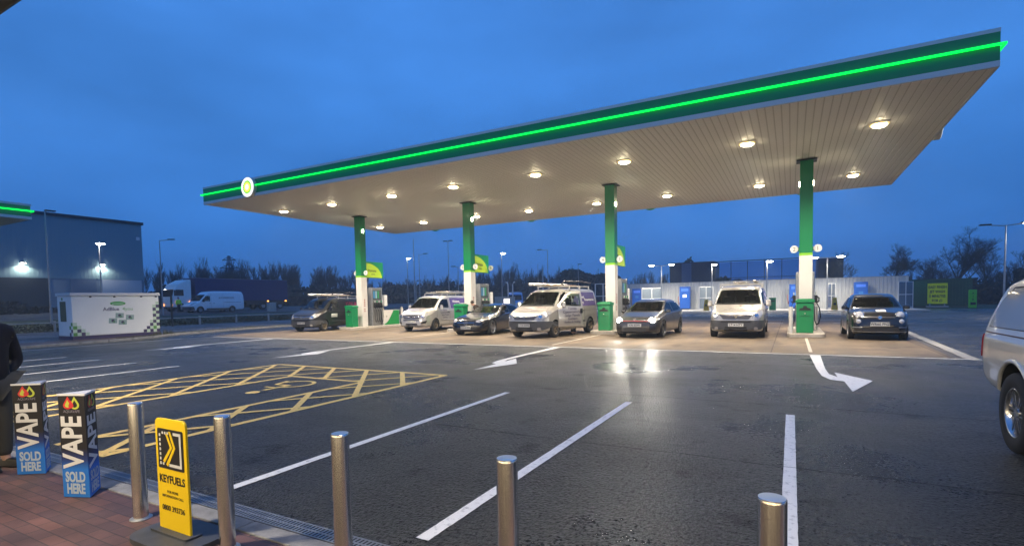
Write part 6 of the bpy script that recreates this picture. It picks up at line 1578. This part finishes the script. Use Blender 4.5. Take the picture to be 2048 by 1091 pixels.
# distant pylon
py = thing('pylon', 'faint lattice electricity pylon on the horizon above the blue lorry', 'pylon', (-207.5, 135, 2.9))
py.scale = (.55, .55, .60)
m = MB(); H_ = 32
def leg(z): return 3.2 * (1 - z / H_) + .5
for s in ((-1, -1), (1, -1), (1, 1), (-1, 1)): m.cyl((s[0] * leg(0), s[1] * leg(0), 0), (s[0] * leg(H_), s[1] * leg(H_), H_), .35, dark_metal, seg=5)
for k in range(8):
    z0, z1 = k * H_ / 8, (k + 1) * H_ / 8
    for s in (-1, 1):
        m.cyl((-leg(z0), s * leg(z0), z0), (leg(z1), s * leg(z1), z1), .16, dark_metal, seg=4); m.cyl((leg(z0), s * leg(z0), z0), (-leg(z1), s * leg(z1), z1), .16, dark_metal, seg=4)
for z, wd in ((18, 7), (23.5, 8.5), (29, 6)):
    m.cyl((-wd * .75, -wd * .4, z), (wd * .75, wd * .4, z), .35, dark_metal, seg=4); m.cyl((-wd * .75, -wd * .4, z), (0, 0, z + 2.5), .25, dark_metal, seg=4); m.cyl((wd * .75, wd * .4, z), (0, 0, z + 2.5), .25, dark_metal, seg=4)
m.build('lattice', py)

# ------------------------------------------------------------------ trees
bark = vary(mat('bark', (.045, .036, .030), .9), 3, .3)
twig_m = mat('twigs', (.050, .038, .032), .95)
def bare_tree(height, seed, spread=.55, levels=5, nb=(3, 4), upright=.35, twig_r=.006, start=.22):
    rnd = random.Random(seed); trunk = MB(); crown = MB()
    def branch(p, d, ln, r, lv):
        q = p; seg_ = 3 if lv < 3 else 2; pts = [p]; rs = [r]
        for i in range(seg_):
            d = (d + Vector((rnd.gauss(0, .10), rnd.gauss(0, .10), rnd.gauss(.04, .06)))).normalized(); q = q + d * ln / seg_; pts.append(q); rs.append(max(twig_r, r * (1 - .45 * (i + 1) / seg_)))
        tgt = trunk if lv <= 1 else crown
        tgt.tube(pts, rs, bark if lv <= 2 else twig_m, 7 if lv == 0 else 5 if lv == 1 else 3)
        if lv >= levels: return
        k = rnd.randint(*nb) + (2 if lv == 0 else 0)
        for j in range(k):
            t = rnd.uniform(start if lv == 0 else .25, 1.0); f = t * seg_; i = min(int(f), seg_ - 1); b0 = pts[i].lerp(pts[i + 1], f - i)
            az = rnd.uniform(0, 2 * math.pi); s = Vector((math.cos(az), math.sin(az), 0))
            nd = (d * (1 - spread) + s * spread * rnd.uniform(.7, 1.3) + Vector((0, 0, upright * rnd.random()))).normalized()
            branch(b0, nd, ln * rnd.uniform(.50, .74) * (1.15 - .35 * t if lv == 0 else 1), rs[i] * .55, lv + 1)
        branch(pts[-1], d, ln * .6, rs[-1], lv + 1)
    branch(Vector((0, 0, 0)), Vector((0, 0, 1)), height * .42, height * .022, 0)
    return trunk, crown
def put_tree(name, label, x, y, h, seed, group=None, **k):
    t = thing(name, label, 'tree', (x, y, ground_z(x)), 0, group); a, b = bare_tree(h, seed, **k)
    a.build('trunk', t); b.build('crown', t); return t
put_tree('bare_tree', 'largest leafless spreading tree, behind the green cabin', 19.7, 90, 10.5, 3, 'leafless trees on the right', spread=.55, levels=6, twig_r=.005)
put_tree('bare_tree', 'leafless tree with fan-shaped crown above the small black car', 12.9, 90, 8.9, 9, 'leafless trees on the right', spread=.5, levels=6, twig_r=.005)
put_tree('bare_tree', 'faint leafless tree left of the fan-shaped one', 6.6, 96, 8.6, 14, 'leafless trees on the right', spread=.5, levels=5, twig_r=.008)
put_tree('bare_tree', 'leafless tree just left of the largest one, thin and shorter', 16.3, 86, 6.6, 21, 'leafless trees on the right', spread=.5, levels=5)
put_tree('bare_tree', 'leafless tree just right of the largest one, with a straight trunk', 22.4, 88, 7.6, 27, 'leafless trees on the right', spread=.42, levels=5)
put_tree('bare_tree', 'leafless tree behind the right-hand lamp post', 24.6, 86, 6.9, 31, 'leafless trees on the right', spread=.5, levels=5)
ivy = vary(mat('ivy_leaves', (.010, .022, .010), .8), 1.2, .5)
ev = vary(mat('evergreen_leaves', (.010, .026, .018), .85), .8, .5)
def leafy(name, label, x, y, h, wd, seed, mt, n=5000, size=.28, group=None):
    t = thing(name, label, 'tree', (x, y, ground_z(x)), 0, group); rnd = random.Random(seed)
    m = MB(); m.tube([(0, 0, 0), (.1, 0, h * .4), (0, .1, h * .8)], [.3, .2, .06], bark, 7)
    for k in range(6):
        a = rnd.uniform(0, 6.3); m.tube([(0, 0, h * (.25 + .08 * k)), (math.cos(a) * wd * .5, math.sin(a) * wd * .5, h * (.4 + .08 * k))], [.12, .03], bark, 5)
    m.build('trunk', t)
    bl = [((rnd.gauss(0, wd * .34), rnd.gauss(0, wd * .3), h * rnd.uniform(.18, .80)), (wd * rnd.uniform(.2, .4), wd * rnd.uniform(.2, .4), h * rnd.uniform(.10, .20))) for _ in range(16)]
    o = leaf_mass('crown', bl, n, size, mt, seed); o.parent = t; CH.setdefault(t.name, []).append(o)
    return t
leafy('ivy_clad_tree', 'dark ivy-clad tree at the right edge above the pickup', 26.6, 90, 5.8, 2.2, 5, ivy)
leafy('evergreen_tree', 'dark round evergreen tree behind the silver van with the open door', -45.3, 120, 9.3, 9.5, 6, ev, 7000, .4)
leafy('evergreen_tree', 'dark tree top showing above the netted building', -22, 135, 11.6, 3.6, 7, ev, 3000, .35)
leafy('domed_bush', 'wide dark bush seen through the net behind the corrugated wall', -8.2, 100, 5.6, 5.0, 8, ivy, 4000, .3)
# far woods: masses of bare trees
def wood(name, label, spots, seed):
    rnd = random.Random(seed); protos = []
    for k in range(4):
        a, b = bare_tree(10, seed * 10 + k, spread=.30, levels=4, nb=(3, 5), upright=.8, twig_r=.010, start=.12); protos.append((a, b))
    M_ = MB()
    for (x, y, h) in spots:
        a, b = protos[rnd.randrange(4)]; s = h / 9.; T = Matrix.Translation((x, y, ground_z(x) - .1)) @ Matrix.Rotation(rnd.uniform(0, 6.3), 4, 'Z') @ Matrix.Diagonal((s * .85, s * .85, s, 1))
        for q in (a, b): M_.add(q.v, q.f, twig_m, False, T)
    o = M_.build(name); return tagp(o, label, 'woodland', kind='stuff')
rw = random.Random(77)
def line(x0, y0, x1, y1, n, hs, dep=8):
    out_ = []
    for i in range(n):
        t = (i + rw.random()) / n; j = t * (len(hs) - 1); k = min(int(j), len(hs) - 2); h = hs[k] + (hs[k + 1] - hs[k]) * (j - k)
        out_.append((x0 + (x1 - x0) * t + rw.gauss(0, 1), y0 + (y1 - y0) * t + rw.uniform(0, dep), h * rw.uniform(.82, 1.08)))
    return out_
wood('distant_poplar_wood', 'tall bare trees massed behind the blue lorry', line(-120, 55, -92, 88, 64, [6.4, 8.6, 9.3, 8.6, 8, 7.2], 10), 1)
wood('distant_wood', 'dark line of bare trees far behind the pumps', line(-123, 120, -60, 124, 40, [7, 6.6, 7.4, 7.2, 7, 8], 8) + line(-78, 118, -40, 118, 30, [9.2, 9.6, 8.4, 8.6], 8), 2)
wood('distant_wood', 'thin bare trees left of the netted building', line(-40, 116, -24, 118, 14, [6.4, 7, 7.2, 7], 5), 3)
wood('distant_wood', 'low bare trees beyond the yard on the right', line(5, 98, 36, 92, 34, [5, 4.2, 5, 4.6, 5.2, 5], 6), 4)
sc_m = vary(mat('wood_understorey', (.016, .022, .018), .9), .5, .5)
def under(label, spots, n, size, seed, name='woodland_understorey'):
    tagp(leaf_mass(name, spots, n, size, sc_m, seed), label, 'undergrowth', kind='stuff')
under('dark undergrowth below the bare trees behind the pumps', [((x, 118 + rw.uniform(-2, 2), 2.2), (3.5, 2.5, 4.2 + rw.uniform(-.8, .9))) for x in range(-124, -36, 3)], 26000, .42, 11)
under('dark undergrowth below the trees behind the lorry', [((-104 + t * 20 + rw.uniform(-2, 2), 52 + t * 50, 2.4), (3.5, 3.5, 2.6 + rw.uniform(-.8, 1.2))) for t in [k / 16 for k in range(17)]], 14000, .42, 12)
under('dark hedge line beyond the yard on the right', [((x, 84 + rw.uniform(-1, 1), 1.2), (2.2, 1.6, 1.6 + rw.uniform(-.3, .5))) for x in range(10, 50, 2)], 16000, .26, 13)
under('dark scrub left of the netted building', [((x, 112 + rw.uniform(-1, 1), 1.4), (2.4, 1.6, 2.0)) for x in range(-40, -16, 3)], 6000, .3, 14)

# ------------------------------------------------------------------ dusk haze
hz = bpy.data.materials.new('haze_air'); hz.use_nodes = True; hn = hz.node_tree.nodes; hn.clear()
ho = hn.new('ShaderNodeOutputMaterial'); hv_ = hn.new('ShaderNodeVolumePrincipled'); hz.node_tree.links.new(hv_.outputs[0], ho.inputs['Volume'])
hv_.inputs['Color'].default_value = (.62, .80, 1, 1); hv_.inputs['Density'].default_value = .0012
m = MB(); m.bx(-905, 505, -85, 805, -1.2, 48, hz); o = m.build('haze'); o['kind'] = 'stuff'; o['label'] = 'thin blue dusk haze over the whole place'
